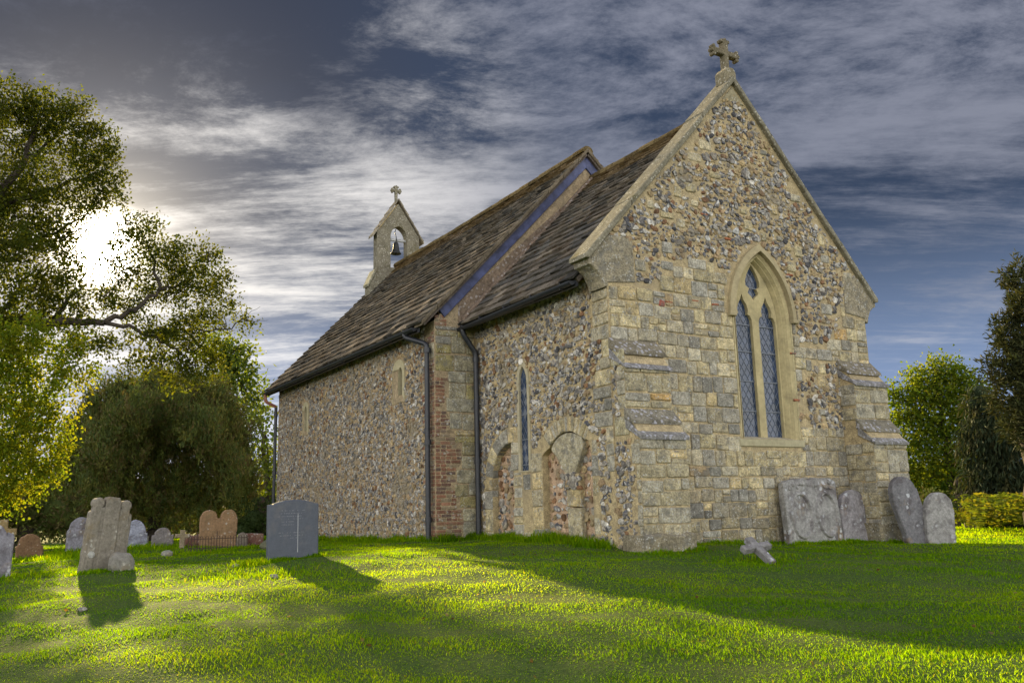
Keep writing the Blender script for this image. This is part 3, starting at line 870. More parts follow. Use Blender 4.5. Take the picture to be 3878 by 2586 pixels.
def mk_roof(name, xe, ze, xr, zr, y0, y1, **kw):
    d = np.array([xr-xe, 0, zr-ze]); L = np.linalg.norm(d); d /= L
    n = np.array([-d[2], 0, d[0]]); n = n if n[2] > 0 else -n
    roof(name, (xe, y0, ze), y1-y0, L, d, n, **kw)
XN = 2.76
NE, NR = (-1.16, 3.86), (XN, 7.96)
mk_roof('nave_roof', NE[0], NE[1], NR[0], NR[1], LC-.11, YW+.2, sag=.06, dark=1.0)
mk_roof('nave_roof', W+DX+.3, NE[1], NR[0], NR[1], LC-.11, YW+.2, sag=.06)
CE, CRr = (-.30, 3.92), (XA, 7.40)
mk_roof('chancel_roof', CE[0], CE[1], CRr[0], CRr[1], .36, LC-.01, ex=(.255, .14))
mk_roof('chancel_roof', 2*XA-CE[0], CE[1], CRr[0], CRr[1], .36, LC-.01, ex=(.255, .14))
def ridge(y0, y1, z, r=.13, sag=0, xr=XA):
    rd = MB(); y = y0
    while y < y1-.05:
        l = min(random.uniform(.38, .5), y1-y)
        zz = z-sag*math.sin(math.pi*(y-y0)/(y1-y0))
        t = np.radians(np.linspace(-15, 195, 9)); rr = r+random.uniform(-.006, .012)
        V = []
        for yy in (y+.004, y+l-.004):
            V += [(xr+rr*math.cos(a), yy, zz+rr*math.sin(a)*.85-.06) for a in t]
        rd.add(V, [(i, i+1, 10+i, 9+i) for i in range(8)]+[tuple(range(9)), tuple(range(9, 18))], np.array((.16, .12, .06))*random.uniform(.7, 1.2))
        y += l
    rd.build('ridge_tiles', M['moss'], church)
ridge(LC-.13, YW+.1, NR[1]+.05, .135, .06, XN); ridge(.37, LC-.02, CRr[1]+.05, .12)
# verge slabs along the raised edge of the nave roof
fv = Fr((0, LC-.11, 0), (1, 0, 0), (0, 0, 1), (0, -1, 0))
m_ = (NR[1]-NE[1])/(NR[0]-NE[0])
NXR = W+DX+.3; mr_ = (NR[1]-NE[1])/(NXR-XN)
def nz(x): return NE[1]+(x-NE[0])*m_ if x <= XN else NE[1]+(NXR-x)*mr_
for side in (0, 1):
    vg = MB(); x, xe = (NE[0]-.02, XN) if side == 0 else (XN, NXR+.02)
    while x < xe-.05:
        l = min(random.uniform(.25, .42), xe-x)
        dz = random.uniform(.03, .06)
        q = [(x+.003, nz(x)-.035), (x+l-.003, nz(x+l)-.035), (x+l-.003, nz(x+l)+dz), (x+.003, nz(x)+dz+.012)]
        prism(vg, fv, q, -.30, .035, .008, np.array((.17, .14, .10))*random.uniform(.8, 1.2), wear=.003)
        x += l
    vg.build('roof_verge', M['slab'], church)
# lead flashing and mortar fillet on the nave gable above the chancel roof
fl = MB(); ff = Fr((0, LC, 0), (1, 0, 0), (0, 0, 1), (0, -1, 0))
for q in ([(-.66, nz(-.66)-.36), (XN, nz(XN)-.36), (XN, nz(XN)-.05), (-.80, nz(-.80)-.05)],
          [(XN, nz(XN)-.36), (NXR-.5, nz(NXR-.5)-.36), (NXR-.36, nz(NXR-.36)-.05), (XN, nz(XN)-.05)]):
    prism(fl, ff, q, -.02, .045, .006, (.1, .1, .2))
fl.build('lead_flashing', M['lead'], church)
fi_ = MB()
cs = (CRr[1]-CE[1])/(CRr[0]-CE[0])
for s in (0, 1):
    q = [(-.36, CE[1]-.09), (-.36, nz(-.36)-.34), (XA, nz(XA)-.34), (XA, CRr[1]-.03)]
    q = [(a, b) for a, b in q]
    if s: q = [(2*XA-a, b) for a, b in q]
    prism(fi_, ff, q, -.02, .022, .006, (.22, .165, .12), step=.25, wear=.004)
    q = [(-.32, CE[1]+.0), (XA, CRr[1]+.02), (XA, CRr[1]+.12), (-.32, CE[1]+.13)]
    if s: q = [(2*XA-a, b) for a, b in q]
    prism(fi_, ff, q, .0, .14, .03, (.19, .14, .105), step=.2, wear=.008)
fi_.build('mortar_fillet', M['fillet'], church)

# ---- gutters and downpipes
def gutter(p0, p1, r=.06):
    p0, p1 = np.array(p0), np.array(p1)
    th = np.radians(np.linspace(180, 360, 9)); V = []
    for p in (p0, p1):
        for rr in (r, r-.012):
            V += [(p[0]+rr*math.cos(a), p[1], p[2]+rr*math.sin(a)) for a in th]
    mbx = MB(); F = []
    for o in (0, 9):
        for i in range(8): F.append((o+i, o+i+1, 18+o+i+1, 18+o+i))
    F += [(0, 9, 27, 18), (8, 17, 35, 26)]
    F += [tuple(range(9)), tuple(range(18, 27))]
    mbx.add(V, F)
    for y in np.arange(p0[1]+.3, p1[1], .85): mbx.box((p0[0]+.03, y, p0[2]-.02), (.055, .012, .055))
    mbx.box((p0[0]+.09, (p0[1]+p1[1])/2, p0[2]+.0), (.025, (p1[1]-p0[1])/2, .07))
    return mbx.build('gutter', M['iron'], church)
gutter((CE[0]-.05, .40, CE[1]-.04), (CE[0]-.05, LC+.0, CE[1]-.09))
gutter((NE[0]-.05, LC+.12, NE[1]-.06), (NE[0]-.05, YW+.12, NE[1]-.06))
def pipe(pts, r, mat='iron', collars=()):
    P = np.array(pts, float); o = [P[0]]
    for i in range(1, len(P)-1):
        a, b, c = P[i-1], P[i], P[i+1]
        d0 = (a-b)/np.linalg.norm(a-b)*.07; d1 = (c-b)/np.linalg.norm(c-b)*.07
        for t in (0, .33, .67, 1): o.append((b+d0)*(1-t)**2+2*b*t*(1-t)+(b+d1)*t*t)
    o.append(P[-1])
    mbx = MB(); mbx.tube(o, r, n=12)
    x, y, _ = P[-1]
    for z in collars: mbx.tube([(x, y, z-.045), (x, y, z+.045)], r*1.28, n=12)
    return mbx.build('downpipe', M[mat], church, smooth_=False)
pipe([(NE[0]-.05, 4.62, 3.82), (NE[0]-.05, 4.62, 3.70), (-DX-.09, 4.20, 3.52), (-DX-.09, 4.18, -.2)], .048, collars=(3.40, 1.72, .35))
pipe([(CE[0]-.05, 3.92, 3.86), (CE[0]-.05, 3.92, 3.72), (-.09, 3.90, 3.36), (-.09, 3.90, -.2)], .048, collars=(3.24, 1.36))
pipe([(NE[0]-.05, YW+.1, 3.78), (NE[0]-.05, YW+.1, 3.56), (-DX-.06, YW+.06, 3.42)], .045, 'redpipe')
pipe([(-DX-.06, YW+.06, 3.42), (-DX-.06, YW+.06, 3.3), (-DX-.06, YW+.06, -.2)], .045, collars=(3.2, 1.6))

# ---- bellcote on the west gable
bc = MB(); BY0, BY1 = 13.44, 13.71; bx = 2.58
FB = Fr((0, BY0, 0), (1, 0, 0), (0, 0, 1), (0, -1, 0))
bw_ = .70
opening = pointed(bx+.02, .275, 8.72, 9.08, 8, 7.74)
outb = [(bx-bw_, 7.45), (bx+bw_, 7.45), (bx+bw_, 8.80), (bx, 9.80), (bx-bw_, 8.80)]
plate(bc, FB, outb, [opening], 0, BY1-BY0, (.20, .18, .135), back=True, sides=True)
prism(bc, FB, [(bx-.95, 5.9), (bx+.95, 5.9), (bx+.95, 7.12), (bx+.76, 7.5), (bx-.76, 7.5), (bx-.95, 7.12)], -(BY1-BY0)-.06, .06, .015, (.21, .19, .14))
prism(bc, FB, [(bx-.985, 7.06), (bx-.76, 7.52), (bx-.80, 7.6), (bx-1.0, 7.14)], -(BY1-BY0)-.08, .08, .01, (.30, .28, .2))
prism(bc, FB, [(bx+.985, 7.06), (bx+.76, 7.52), (bx+.80, 7.6), (bx+1.0, 7.14)], -(BY1-BY0)-.08, .08, .01, (.30, .28, .2))
bcot = bc.build('bellcote', M['coping'], church)
br = MB()
for s in (-1, 1):
    for k in range(5):
        t0, t1 = k/5, (k+1)/5
        x0, z0 = bx+s*(bw_+.14)*(1-t0), 8.62+(9.91-8.62)*t0
        x1, z1 = bx+s*(bw_+.14)*(1-t1), 8.62+(9.91-8.62)*t1
        q = [(x0, z0), (x1, z1+.0), (x1, z1+.05), (x0, z0+.09)]
        prism(br, FB, q if s < 0 else q[::-1], -(BY1-BY0)-.06, .06, .008, np.array((.24, .21, .16))*random.uniform(.85, 1.15), wear=.003)
br.build('bellcote_roof', M['slab'], bcot)
bcx = MB(); cross(bcx, Fr((0, (BY0+BY1)/2, 0), (1, 0, 0), (0, 0, 1), (0, -1, 0)), bx-.02, 10.26, .135, .13, .36, .085, .1, (.2, .18, .13), .034)
bcx.build('bellcote_cross', M['coping'], bcot)
bm3 = MB(); yb = (BY0+BY1)/2
bm3.box((bx, yb, 8.66), (.29, .035, .035))
bm3.build('headstock', M['bark'], bcot)
prof = [(.0, 8.60), (.05, 8.595), (.075, 8.56), (.085, 8.48), (.10, 8.36), (.135, 8.27), (.165, 8.235), (.16, 8.22), (.12, 8.22), (.0, 8.25)]
be = MB(); ns = 18; V = []; Fc = []
for r, z in prof:
    for k in range(ns): V.append((bx-.02+r*math.cos(k*2*math.pi/ns), yb+r*math.sin(k*2*math.pi/ns), z))
for i in range(len(prof)-1):
    for k in range(ns): Fc.append((i*ns+k, i*ns+(k+1) % ns, (i+1)*ns+(k+1) % ns, (i+1)*ns+k))
be.add(V, Fc)
bell = empty('bell', (bx-.02, yb, 8.22), 'small dark bronze bell hanging in the arch of the bellcote', 'bell')
be.build('bell_body', M['bell'], bell, smooth_=True)
cl = MB(); cl.tube([(bx-.02, yb, 8.3), (bx-.02, yb, 8.18)], [.02, .03]); cl.build('clapper', M['iron'], bell)
lv = MB(); lv.tube([(bx-.02, yb-.06, 8.62), (bx-.06, yb-.1, 8.75), (bx-.10, yb-.1, 8.88), (bx-.06, yb-.08, 8.98)], .013); lv.build('bell_crown', M['iron'], bell)
# ------------------------------------------------------------------ gravestones
def stone_frame(x, y, yaw, back=0.0, roll=0.0, sink=0.0):
    z = float(gz(x, y))-sink
    R = Matrix.Rotation(yaw, 3, 'Z') @ Matrix.Rotation(roll, 3, 'Y') @ Matrix.Rotation(-back, 3, 'X')
    u = R @ Vector((1, 0, 0)); v = R @ Vector((0, 0, 1)); n = R @ Vector((0, -1, 0))
    return Fr((x, y, z), u, v, n), (x, y, z)

def round_top(w, h, sh=None, r=None, z0=-.35):
    """gravestone outline: square shoulders, round head"""
    hw = w/2; sh = h-hw*.8 if sh is None else sh; r = hw*.78 if r is None else r
    o = [(hw, z0), (hw, sh)]
    if r < hw-.01: o += [(r, sh+.005)]
    o += [(x, z) for x, z in arc(0, sh, r, 4, 176, 13, h-sh)]
    if r < hw-.01: o += [(-r, sh+.005)]
    return o+[(-hw, sh), (-hw, z0)]

def gravestone(x, y, yaw, outline, th, mat, col, label, back=0, roll=0, extras=None, group=None, wear=.004, name='gravestone', cat='gravestone', step=.06):
    fr, b = stone_frame(x, y, yaw, back, roll)
    e = empty(name, b, label, cat, group or ('gravestones in the churchyard' if cat == 'gravestone' else 'tomb blocks' if cat == 'tomb' else None))
    mbx = MB(); prism(mbx, fr, outline, -th, 0, .014, col, wear=wear, step=step)
    if extras: extras(mbx, fr)
    mbx.build('slab', M[mat], e)
    return e, fr
D2 = math.radians

# dark slate stone in front of the nave
so_ = [(.365, -.3), (.365, .768), (.30, .772), (.27, .787)]+arc(0, -.10, .93, 73.2, 106.8, 9)+[(-.27, .787), (-.30, .772), (-.365, .768), (-.365, -.3)]
def strip(mbx, fr, u0, u1, v0, v1, c=.0025, col=(.42, .42, .44)):
    P = np.array([(u0, v0), (u1, v0), (u1, v1), (u0, v1)])
    V = np.concatenate([fr.P(P[:, 0], P[:, 1], -.002), fr.P(P[:, 0], P[:, 1], c)])
    mbx.add(V, [(4,5,6,7),(0,1,5,4),(1,2,6,5),(2,3,7,6),(3,0,4,7)], col)
def lettering(ins, fr):
    rows = [(.675, -.18, .21), (.635, -.20, .12), (.595, -.24, .10), (.558, -.20, .13), (.52, -.20, -.0), (.48, -.18, -.02), (.37, -.22, .16), (.33, -.22, .14), (.295, -.10, .06)]
    for z, a, b in rows:                                  # worn, illegible lines of lettering
        u = a
        while u < b:
            l = random.uniform(.010, .022)
            if random.random() < .75:
                h = random.uniform(.007, .013); w = random.uniform(.003, .005)
                for k in range(2):
                    uu = u+random.uniform(0, l*.6); strip(ins, fr, uu, uu+w, z, z+h, .0015, (.24, .24, .27))
                if random.random() < .5: strip(ins, fr, u, u+l*.7, z+h*.4, z+h*.4+.0035, .0015, (.24, .24, .27))
            u += l+.004
    strip(ins, fr, .052, .060, .10, .63, .003, (.40, .40, .42))
e, fr = gravestone(-3.93, 2.36, D2(2), so_, .10, 'slate', (.075, .083, .108), 'upright dark blue slate gravestone with a pale upright line, in front of the nave', roll=D2(-.5), wear=.001, extras=lettering)

# big scrolled stone at the left
bo = [(.30, -.35), (.29, .78), (.27, .80), (.24, .815), (.21, .83), (.205, .86), (-.205, .86), (-.21, .83), (-.24, .815), (-.27, .80), (-.29, .78), (-.30, -.35)]
def scroll(mbx, fr):
    c = (.21, .185, .15)
    for s in (-1, 1):
        prism(mbx, fr, arc(s*.19, .905, .078, 0, 340, 16), -.135, .012, .02, c)
        prism(mbx, fr, [(s*.21-.05, -.1), (s*.21+.05, -.1), (s*.19+.055, .9), (s*.19-.055, .9)], -.13, .010, .012, c)
    prism(mbx, fr, [(-.115, -.1), (.115, -.1), (.105, .955), (.075, 1.0), (-.075, 1.0), (-.105, .955)], -.14, .022, .014, c, wear=.002)
    for s in (-1, 1): prism(mbx, fr, arc(s*.2, .21, .05, 0, 340, 12), -.1, .012, .006, (.34, .33, .31))
gravestone(-6.24, 3.42, D2(17), bo, .13, 'gravebrown', (.21, .185, .15), 'tall leaning grey gravestone with two round scrolled knobs on its head', roll=D2(6.5), back=D2(3), extras=scroll)
# broken lump lying at its foot
def lump(x, y, sx, sy, sz, mat, col, name, label, cat, group=None, up=.35, yaw=0):
    z = float(gz(x, y))
    bm = bmesh.new(); bmesh.ops.create_icosphere(bm, subdivisions=4, radius=1)
    V = np.array([v.co[:] for v in bm.verts]); F = np.array([[q.index for q in p.verts] for p in bm.faces]); bm.free()
    r = np.ones(len(V))
    for k in range(6):
        r += .10/(1+k*.5)*np.sin(V @ rng.normal(0, 1.6+k, 3)+rng.uniform(0, 6))
    V = V*r[:, None]; V = np.sign(V)*np.abs(V)**.8*np.array([sx, sy, sz])
    a, b = math.cos(yaw), math.sin(yaw)
    V = np.stack([V[:, 0]*a-V[:, 1]*b, V[:, 0]*b+V[:, 1]*a, V[:, 2]], 1)+np.array([x, y, z+sz*up])
    mbx = MB(); mbx.add(V, F, col)
    return tag(mbx.build(name, M[mat], base=(x, y, z)), label, cat, group)
lump(-6.06, 3.18, .17, .10, .15, 'gravebrown', (.22, .205, .18), 'stone_fragment', 'pale broken lump of stone at the foot of the scrolled gravestone', 'stone', up=.5, yaw=.3)

# stone cut by the left edge of the picture
co = [(.42, -.35), (.42, .60), (.40, .64), (.36, .655), (.33, .66)]+arc(.0, .60, .33, 8, 90, 9, .21)+[(-.3, .80), (-.36, .6), (-.36, -.35)]
gravestone(-7.74, 4.28, D2(3), co, .10, 'grave', (.21, .20, .23), 'lichened grey gravestone with a curved shoulder, cut by the left edge of the view', roll=D2(2))
# brown cross behind it
fr, b = stone_frame(-7.35, 8.6, 0)
e = empty('stone_cross', b, 'brown sandstone cross behind the lichened stone at the left edge', 'stone cross', 'stone crosses in the churchyard')
mbx = MB(); cross(mbx, fr, 0, .56, .21, .22, .9, .13, .12, (.24, .17, .08), 0); mbx.build('cross_body', M['gravebrown'], e)
# small red stone
gravestone(-6.86, 9.5, D2(6), round_top(.46, .47, .24, .20), .1, 'gravebrown', (.19, .11, .06), 'small reddish gravestone with a rounded head at the far left', roll=D2(-2), wear=.006)
# grey twin-headed stone
tw = [(.58, -.35), (.58, .50), (.55, .52), (.53, .56)]+arc(.29, .56, .24, 6, 150, 9, .26)+[(.06, .62), (.0, .60), (-.06, .62)]+arc(-.29, .56, .24, 30, 174, 9, .26)+[(-.53, .56), (-.55, .52), (-.58, .50), (-.58, -.35)]
gravestone(-5.42, 12.7, D2(0), tw, .13, 'grave', (.25, .24, .28), 'wide twin-headed grey gravestone behind the scrolled stone')
gravestone(-4.85, 10.4, D2(-3), round_top(.46, .68, .38, .205), .1, 'grave', (.29, .30, .37), 'pale blue-grey round-headed gravestone right of the scrolled stone', roll=D2(-1))
gravestone(-4.72, 11.2, D2(-3), round_top(.5, .46, .30, .2), .1, 'gravebrown', (.2, .19, .14), 'low brown gravestone peeping out behind the blue-grey one')
gravestone(-4.60, 8.7, D2(-6), round_top(.40, .38, .23, .15), .1, 'gravebrown', (.18, .16, .16), 'small dark round-headed gravestone under the yew')
# little stone cross
fr, b = stone_frame(-4.38, 7.95, 0, roll=D2(2))
e = empty('stone_cross', b, 'small sandstone cross beside the iron grave railing', 'stone cross', 'stone crosses in the churchyard')
mbx = MB(); cross(mbx, fr, 0, .23, .13, .11, .5, .085, .09, (.25, .20, .13), 0); mbx.build('cross_body', M['gravebrown'], e)
# reddish twin stone behind the railing
tr2 = [(.355, -.3), (.355, .52)]+arc(.185, .52, .17, 0, 150, 9, .20)+[(.03, .56), (.0, .545), (-.03, .56)]+arc(-.185, .52, .17, 30, 180, 9, .20)+[(-.355, .52), (-.355, -.3)]
gravestone(-3.66, 8.1, D2(-4), tr2, .12, 'gravebrown', (.25, .155, .085), 'orange-brown twin-headed gravestone behind the iron railing', wear=.003)
gravestone(-4.12, 8.2, D2(-5), [(.13, -.3), (.13, .25), (.05, .22), (-.13, .26), (-.13, -.3)], .3, 'brick', (.155, .075, .055), 'low dark red block of a tomb left of the twin stone', name='tomb_block', cat='tomb')
gravestone(-2.98, 8.0, D2(-5), [(.18, -.3), (.18, .24), (-.18, .26), (-.18, -.3)], .35, 'brick', (.155, .075, .055), 'low dark red block of a tomb right of the twin stone', name='tomb_block', cat='tomb')
gravestone(-3.24, 7.9, D2(-3), round_top(.21, .27, .16, .1), .08, 'gravebrown', (.18, .15, .12), 'little brown gravestone at the right end of the iron railing')
lump(-2.85, 6.55, .35, .3, .16, 'gravebrown', (.10, .10, .06), 'stone_fragment', 'low mossy slab behind the slate gravestone', 'stone', up=.4)
# iron railing
x0, x1, ry = -4.42, -3.36, 7.1
zb = float(gz(-3.9, ry)); e = empty('grave_railing', ((x0+x1)/2, ry, zb), 'low rusty iron railing with looped tops in front of the twin stone', 'railing')
rl = MB()
for dz in (.07, .235): rl.box(((x0+x1)/2, ry, zb+dz), ((x1-x0)/2, .008, .006))
for k in range(22):
    x = x0+(x1-x0)*k/21; p = MB(); big = k % 7 == 3
    p.tube([(x, ry, zb-.05), (x, ry, zb+(.36 if big else .27)+random.uniform(-.012, .012))], .008 if big else .0055, n=6); p.build('bar', M['rust'], e)
lp = rl
for k in range(0, 21, 2):
    x = x0+(x1-x0)*(k+.5)/21; h = (x1-x0)/42
    lp.tube([(x+h*math.cos(a), ry, zb+.236+.055*math.sin(a)) for a in np.linspace(0, math.pi, 7)], .004, n=5)
rl.build('rail', M['rust'], e)
# rounded stones in the lawn
lump(-4.95, 6.2, .10, .08, .07, 'gravebrown', (.25, .24, .2), 'boulder', 'small rounded pale stone on the grass right of the scrolled stone', 'stone', up=.6)
def lawn_stone(u, v, D, s, label):
    p = at(u, v, D); lump(p[0], p[1], s, s*.8, s*.55, 'gravebrown', (.2, .19, .17), 'field_stone', label, 'stone', up=.5, yaw=random.uniform(0, 3))
lawn_stone(541, 1297, 12.5, .055, 'little grey stone in the sunlit grass left of the slate gravestone')
lawn_stone(630, 1317, 11.2, .055, 'little grey stone in the long grass below the slate gravestone')
lawn_stone(190, 1379, 10.0, .045, 'little pale stone in the lawn below the scrolled stone')

# ledger stones leaning on the end wall
def ovals(mbx, fr):
    c = (.27, .26, .25)
    for s in (-1, 1):
        o = np.array(arc(s*.31, .44, .25, 0, 350, 28, .36)); n = len(o); q = offset(o, .05)
        rings = [(offset(o, -.02), -.002), (o, .034), (offset(o, .026), .036), (q, -.002)]
        V = np.concatenate([fr.P(r[:, 0], r[:, 1], k) for r, k in rings]); F = []
        for r in range(3):
            for j in range(n): F.append((r*n+j, r*n+(j+1) % n, (r+1)*n+(j+1) % n, (r+1)*n+j))
        mbx.add(V, F, c)
    for k in range(16):
        prism(mbx, fr, arc(random.uniform(-.55, .55), random.uniform(.86, .97), random.uniform(.03, .06), 0, 320, 7), -.05, random.uniform(.01, .03), .012, c, wear=.006)
lo_ = [(.64, -.3), (.64, .95), (.60, 1.0), (.50, 1.01), (.40, 1.03), (.25, 1.02), (.1, 1.035), (0, 1.01), (-.12, 1.03), (-.3, 1.02), (-.5, 1.0), (-.62, .95), (-.64, .88), (-.64, -.3)]
gravestone(3.82, -.30, D2(0), lo_, .13, 'grave', (.27, .26, .25), 'broad lichened gravestone with two carved ovals leaning on the end wall', back=D2(4), extras=ovals, wear=.007)
l2 = round_top(.74, .86, .58, .33)
gravestone(4.86, -.30, D2(0), l2, .11, 'grave', (.27, .25, .26), 'round-headed lichened gravestone leaning on the end wall beside the broad carved one', back=D2(4), wear=.005)
# two stones beyond the far buttress
gravestone(5.50, -1.02, D2(-12), round_top(.54, 1.14, .86, .25), .12, 'grave', (.17, .165, .175), 'dark gravestone tilting to the left against the far buttress', roll=D2(-16), back=D2(2), wear=.004)
gravestone(5.74, -1.20, D2(-24), round_top(.50, .84, .56, .24), .13, 'grave', (.29, .28, .27), 'pale lichened round-headed gravestone in front of the dark tilting one', roll=D2(3), wear=.004)
# fallen cross
z = float(gz(.75, -2.0))
R = Matrix.Rotation(D2(-8), 3, 'Z') @ Matrix.Rotation(D2(-6), 3, 'Y') @ Matrix.Rotation(D2(-55), 3, 'X')
fr = Fr((.72, -1.88, z+.19), R @ Vector((1, 0, 0)), R @ Vector((0, 0, 1)), R @ Vector((0, -1, 0)))
e = empty('stone_cross', (.7, -1.85, z), 'small broken stone cross propped at a slant in the grass before the end wall', 'stone cross', 'stone crosses in the churchyard')
mbx = MB(); cross(mbx, fr, 0, 0, .215, .17, .33, .105, .10, (.22, .21, .21), 0); mbx.build('cross_body', M['grave'], e)
p = at(2190, 1200, 24); lump(p[0], p[1], .16, .12, .16, 'gravebrown', (.26, .22, .13), 'boulder', 'small rounded brown stone in the ferns, the farther one', 'stone', up=.6)
p = at(2232, 1212, 22.6); lump(p[0], p[1], .17, .12, .19, 'gravebrown', (.28, .23, .16), 'boulder', 'small rounded stone at the edge of the ferns, nearest the lawn', 'stone', up=.5)

# ------------------------------------------------------------------ trees
def rnd_dir(n):
    d = rng.normal(0, 1, (n, 3)); return d/np.linalg.norm(d, axis=1)[:, None]
def add_leaves(mb, P, D, L, Wd, col, fold=.25):
    """P leaf roots, D direction the leaf points"""
    n = len(P)
    D = D/(np.linalg.norm(D, axis=1)[:, None]+1e-9)
    S = np.cross(D, rnd_dir(n)); S /= np.linalg.norm(S, axis=1)[:, None]+1e-9
    Nn = np.cross(D, S)
    L = (L*rng.uniform(.7, 1.3, n))[:, None]; Wd = (Wd*rng.uniform(.75, 1.25, n))[:, None]
    a = P; b = P+D*L*.5+S*Wd*.5+Nn*Wd*fold; c = P+D*L; d = P+D*L*.5-S*Wd*.5+Nn*Wd*fold
    V = np.stack([a, b, c, d], 1).reshape(-1, 3)
    F = np.arange(n*4).reshape(n, 4)
    mb.add(V, F, np.repeat(col, 4, 0))
def pal_cols(pal, n):
    c = np.array(pal)[rng.integers(0, len(pal), n)]; return c*rng.uniform(.75, 1.25, (n, 1))
def crown(mb, ells, dens, per, twig_r, L, Wd, pal, shell=.5, bias=None, out=.6, droop=0.0, clump=True):
    """twigs with leaves scattered through ellipsoids (centre, radii)"""
    for c, r in ells:
        c = np.array(c); r = np.broadcast_to(np.array(r, float), (3,))
        n = max(3, int(dens*(r[0]*r[1]*r[2])**(2/3)))
        d = rnd_dir(n); rad = rng.uniform(0, 1, n)**shell
        T = c+d*rad[:, None]*r
        k = rng.poisson(per, n); k = np.maximum(k, 2)
        idx = np.repeat(np.arange(n), k)
        tcol = pal_cols(pal, n)
        off = rng.normal(0, twig_r, (len(idx), 3))
        P = T[idx]+off
        Dv = d[idx]*out+rng.normal(0, .6, (len(idx), 3))+np.array([0, 0, -droop])
        col = tcol[idx]*rng.uniform(.88, 1.12, (len(idx), 1))
        add_leaves(mb, P, Dv, L, Wd, col)
def limb(mb, pts, r0, r1, col=(.06, .048, .036), wob=.12, n=10):
    P = np.array(pts, float); m = max(4, len(P)*4)
    t = np.linspace(0, len(P)-1, m); Q = np.stack([np.interp(t, np.arange(len(P)), P[:, i]) for i in range(3)], 1)
    for _ in range(2): Q[1:-1] = (Q[:-2]+2*Q[1:-1]+Q[2:])/4
    Q[1:-1] += rng.normal(0, wob*.5, Q[1:-1].shape)*np.linspace(1, .6, m-2)[:, None]
    mb.tube(Q, np.linspace(r0, r1, m), np.array(col), n)
    return Q
def px_ell(lst, D0, squash=1.0):
    o = []
    for it in lst:
        u, v, r = it[:3]; D = D0+(it[3] if len(it) > 3 else 0); m = r*D/1970
        o.append((at(u, v, D), (m, m*(it[4] if len(it) > 4 else 1.0), m*squash*(it[5] if len(it) > 5 else 1.0))))
    return o
OAK = [(.058, .078, .014), (.07, .09, .015), (.048, .068, .013), (.095, .11, .015), (.062, .072, .016)]
LIME = [(.17, .21, .016), (.14, .19, .016), (.21, .225, .02), (.11, .17, .016)]

# oak whose limb reaches in from the left
D0 = 25
base = at(-330, 1240, D0); base[2] = float(gz(base[0], base[1]))-.1
oak = empty('oak_tree', tuple(base), 'large oak reaching in from the left with the low sun behind its leaves', 'tree')
bm4 = MB()
A = lambda u, v, d=0: at(u, v, D0+d)
fork = A(-260, 820)
limb(bm4, [base, A(-315, 1050), fork], .45, .32, n=14)
l1 = limb(bm4, [fork, A(-120, 745), A(0, 735, -.3), A(120, 742, -.4), A(240, 742, -.5)], .19, .085)
limb(bm4, [A(240, 742, -.5), A(300, 715, -.4), A(370, 665, 0), A(440, 640, .3)], .08, .022)
limb(bm4, [A(245, 742, -.5), A(330, 765, -.8), A(400, 790, -.9), A(450, 840, -1)], .06, .016)
limb(bm4, [A(330, 765, -.8), A(420, 755, -.3), A(500, 760, .1), A(565, 735, .2)], .05, .01)
limb(bm4, [A(365, 668), A(350, 600, .2), A(330, 540, .4)], .05, .012)
limb(bm4, [A(120, 742, -.4), A(170, 690, 0), A(200, 620, .4)], .07, .015)
l2_ = limb(bm4, [fork, A(-150, 600, .3), A(-30, 480, .4), A(50, 380, .3), A(90, 270, .3)], .24, .03)
limb(bm4, [A(-30, 480, .4), A(70, 450, .2), A(170, 420, 0), A(240, 390, 0)], .09, .015)
limb(bm4, [A(-90, 540, .4), A(30, 560, .8), A(130, 540, 1), A(230, 470, 1)], .09, .015)
limb(bm4, [A(45, 385, .3), A(110, 330, .5), A(170, 260, .5)], .06, .012)
limb(bm4, [A(0, 735, -.3), A(40, 660, .5), A(100, 600, .8)], .07, .015)
cl_ = [(-60, 260, 90), (20, 235, 55), (70, 240, 55), (120, 270, 60), (170, 255, 48), (165, 310, 60), (215, 330, 50), (245, 320, 32), (60, 330, 80, 1), (0, 420, 90, .6),
      (110, 400, 55, -.6), (185, 400, 62), (235, 390, 42), (255, 350, 24), (40, 500, 80, .8), (130, 490, 55), (205, 462, 46, .3), (250, 445, 34), (-80, 480, 120), (20, 590, 80, -.5), (100, 560, 60, .9), (140, 545, 32, .5),
      (-30, 690, 100, -.6), (80, 660, 70, .2), (150, 650, 48, -.4), (30, 740, 60, -.6), (120, 720, 48, -.3), (190, 700, 36),
      (292, 508, 26, .4), (330, 530, 40, .3), (310, 580, 46), (370, 570, 40), (385, 610, 46, .3), (440, 575, 34), (430, 620, 46), (480, 600, 36), (500, 650, 40, .2), (455, 665, 48, -.3), (390, 670, 44, .6), (330, 650, 40, .3), (280, 640, 36), 
      (520, 690, 26), (480, 720, 36, -.4), (430, 740, 44, -.6), (380, 760, 44, -.7), (330, 790, 40, -.8), (410, 810, 48, -.9), (460, 800, 40, -.8), (490, 840, 32, -.9), (430, 855, 34, -1), (350, 830, 34, -.9), (395, 870, 26, -1),
      (565, 735, 22, .2), (545, 720, 16, .2), (455, 740, 22, 8), (385, 772, 26, 8), (503, 744, 20, 8), (215, 604, 18, .2), (264, 558, 17, .2), (200, 523, 14, .2), (300, 748, 22, -.2), (318, 704, 20, .2), (252, 602, 20, .3), (172, 548, 24, .3), (178, 600, 22, .4), (240, 680, 36), (290, 700, 34, .4), (250, 790, 34, -.6), (200, 770, 38, -.5), (290, 850, 24, -.7), (165, 800, 36, -.5)]
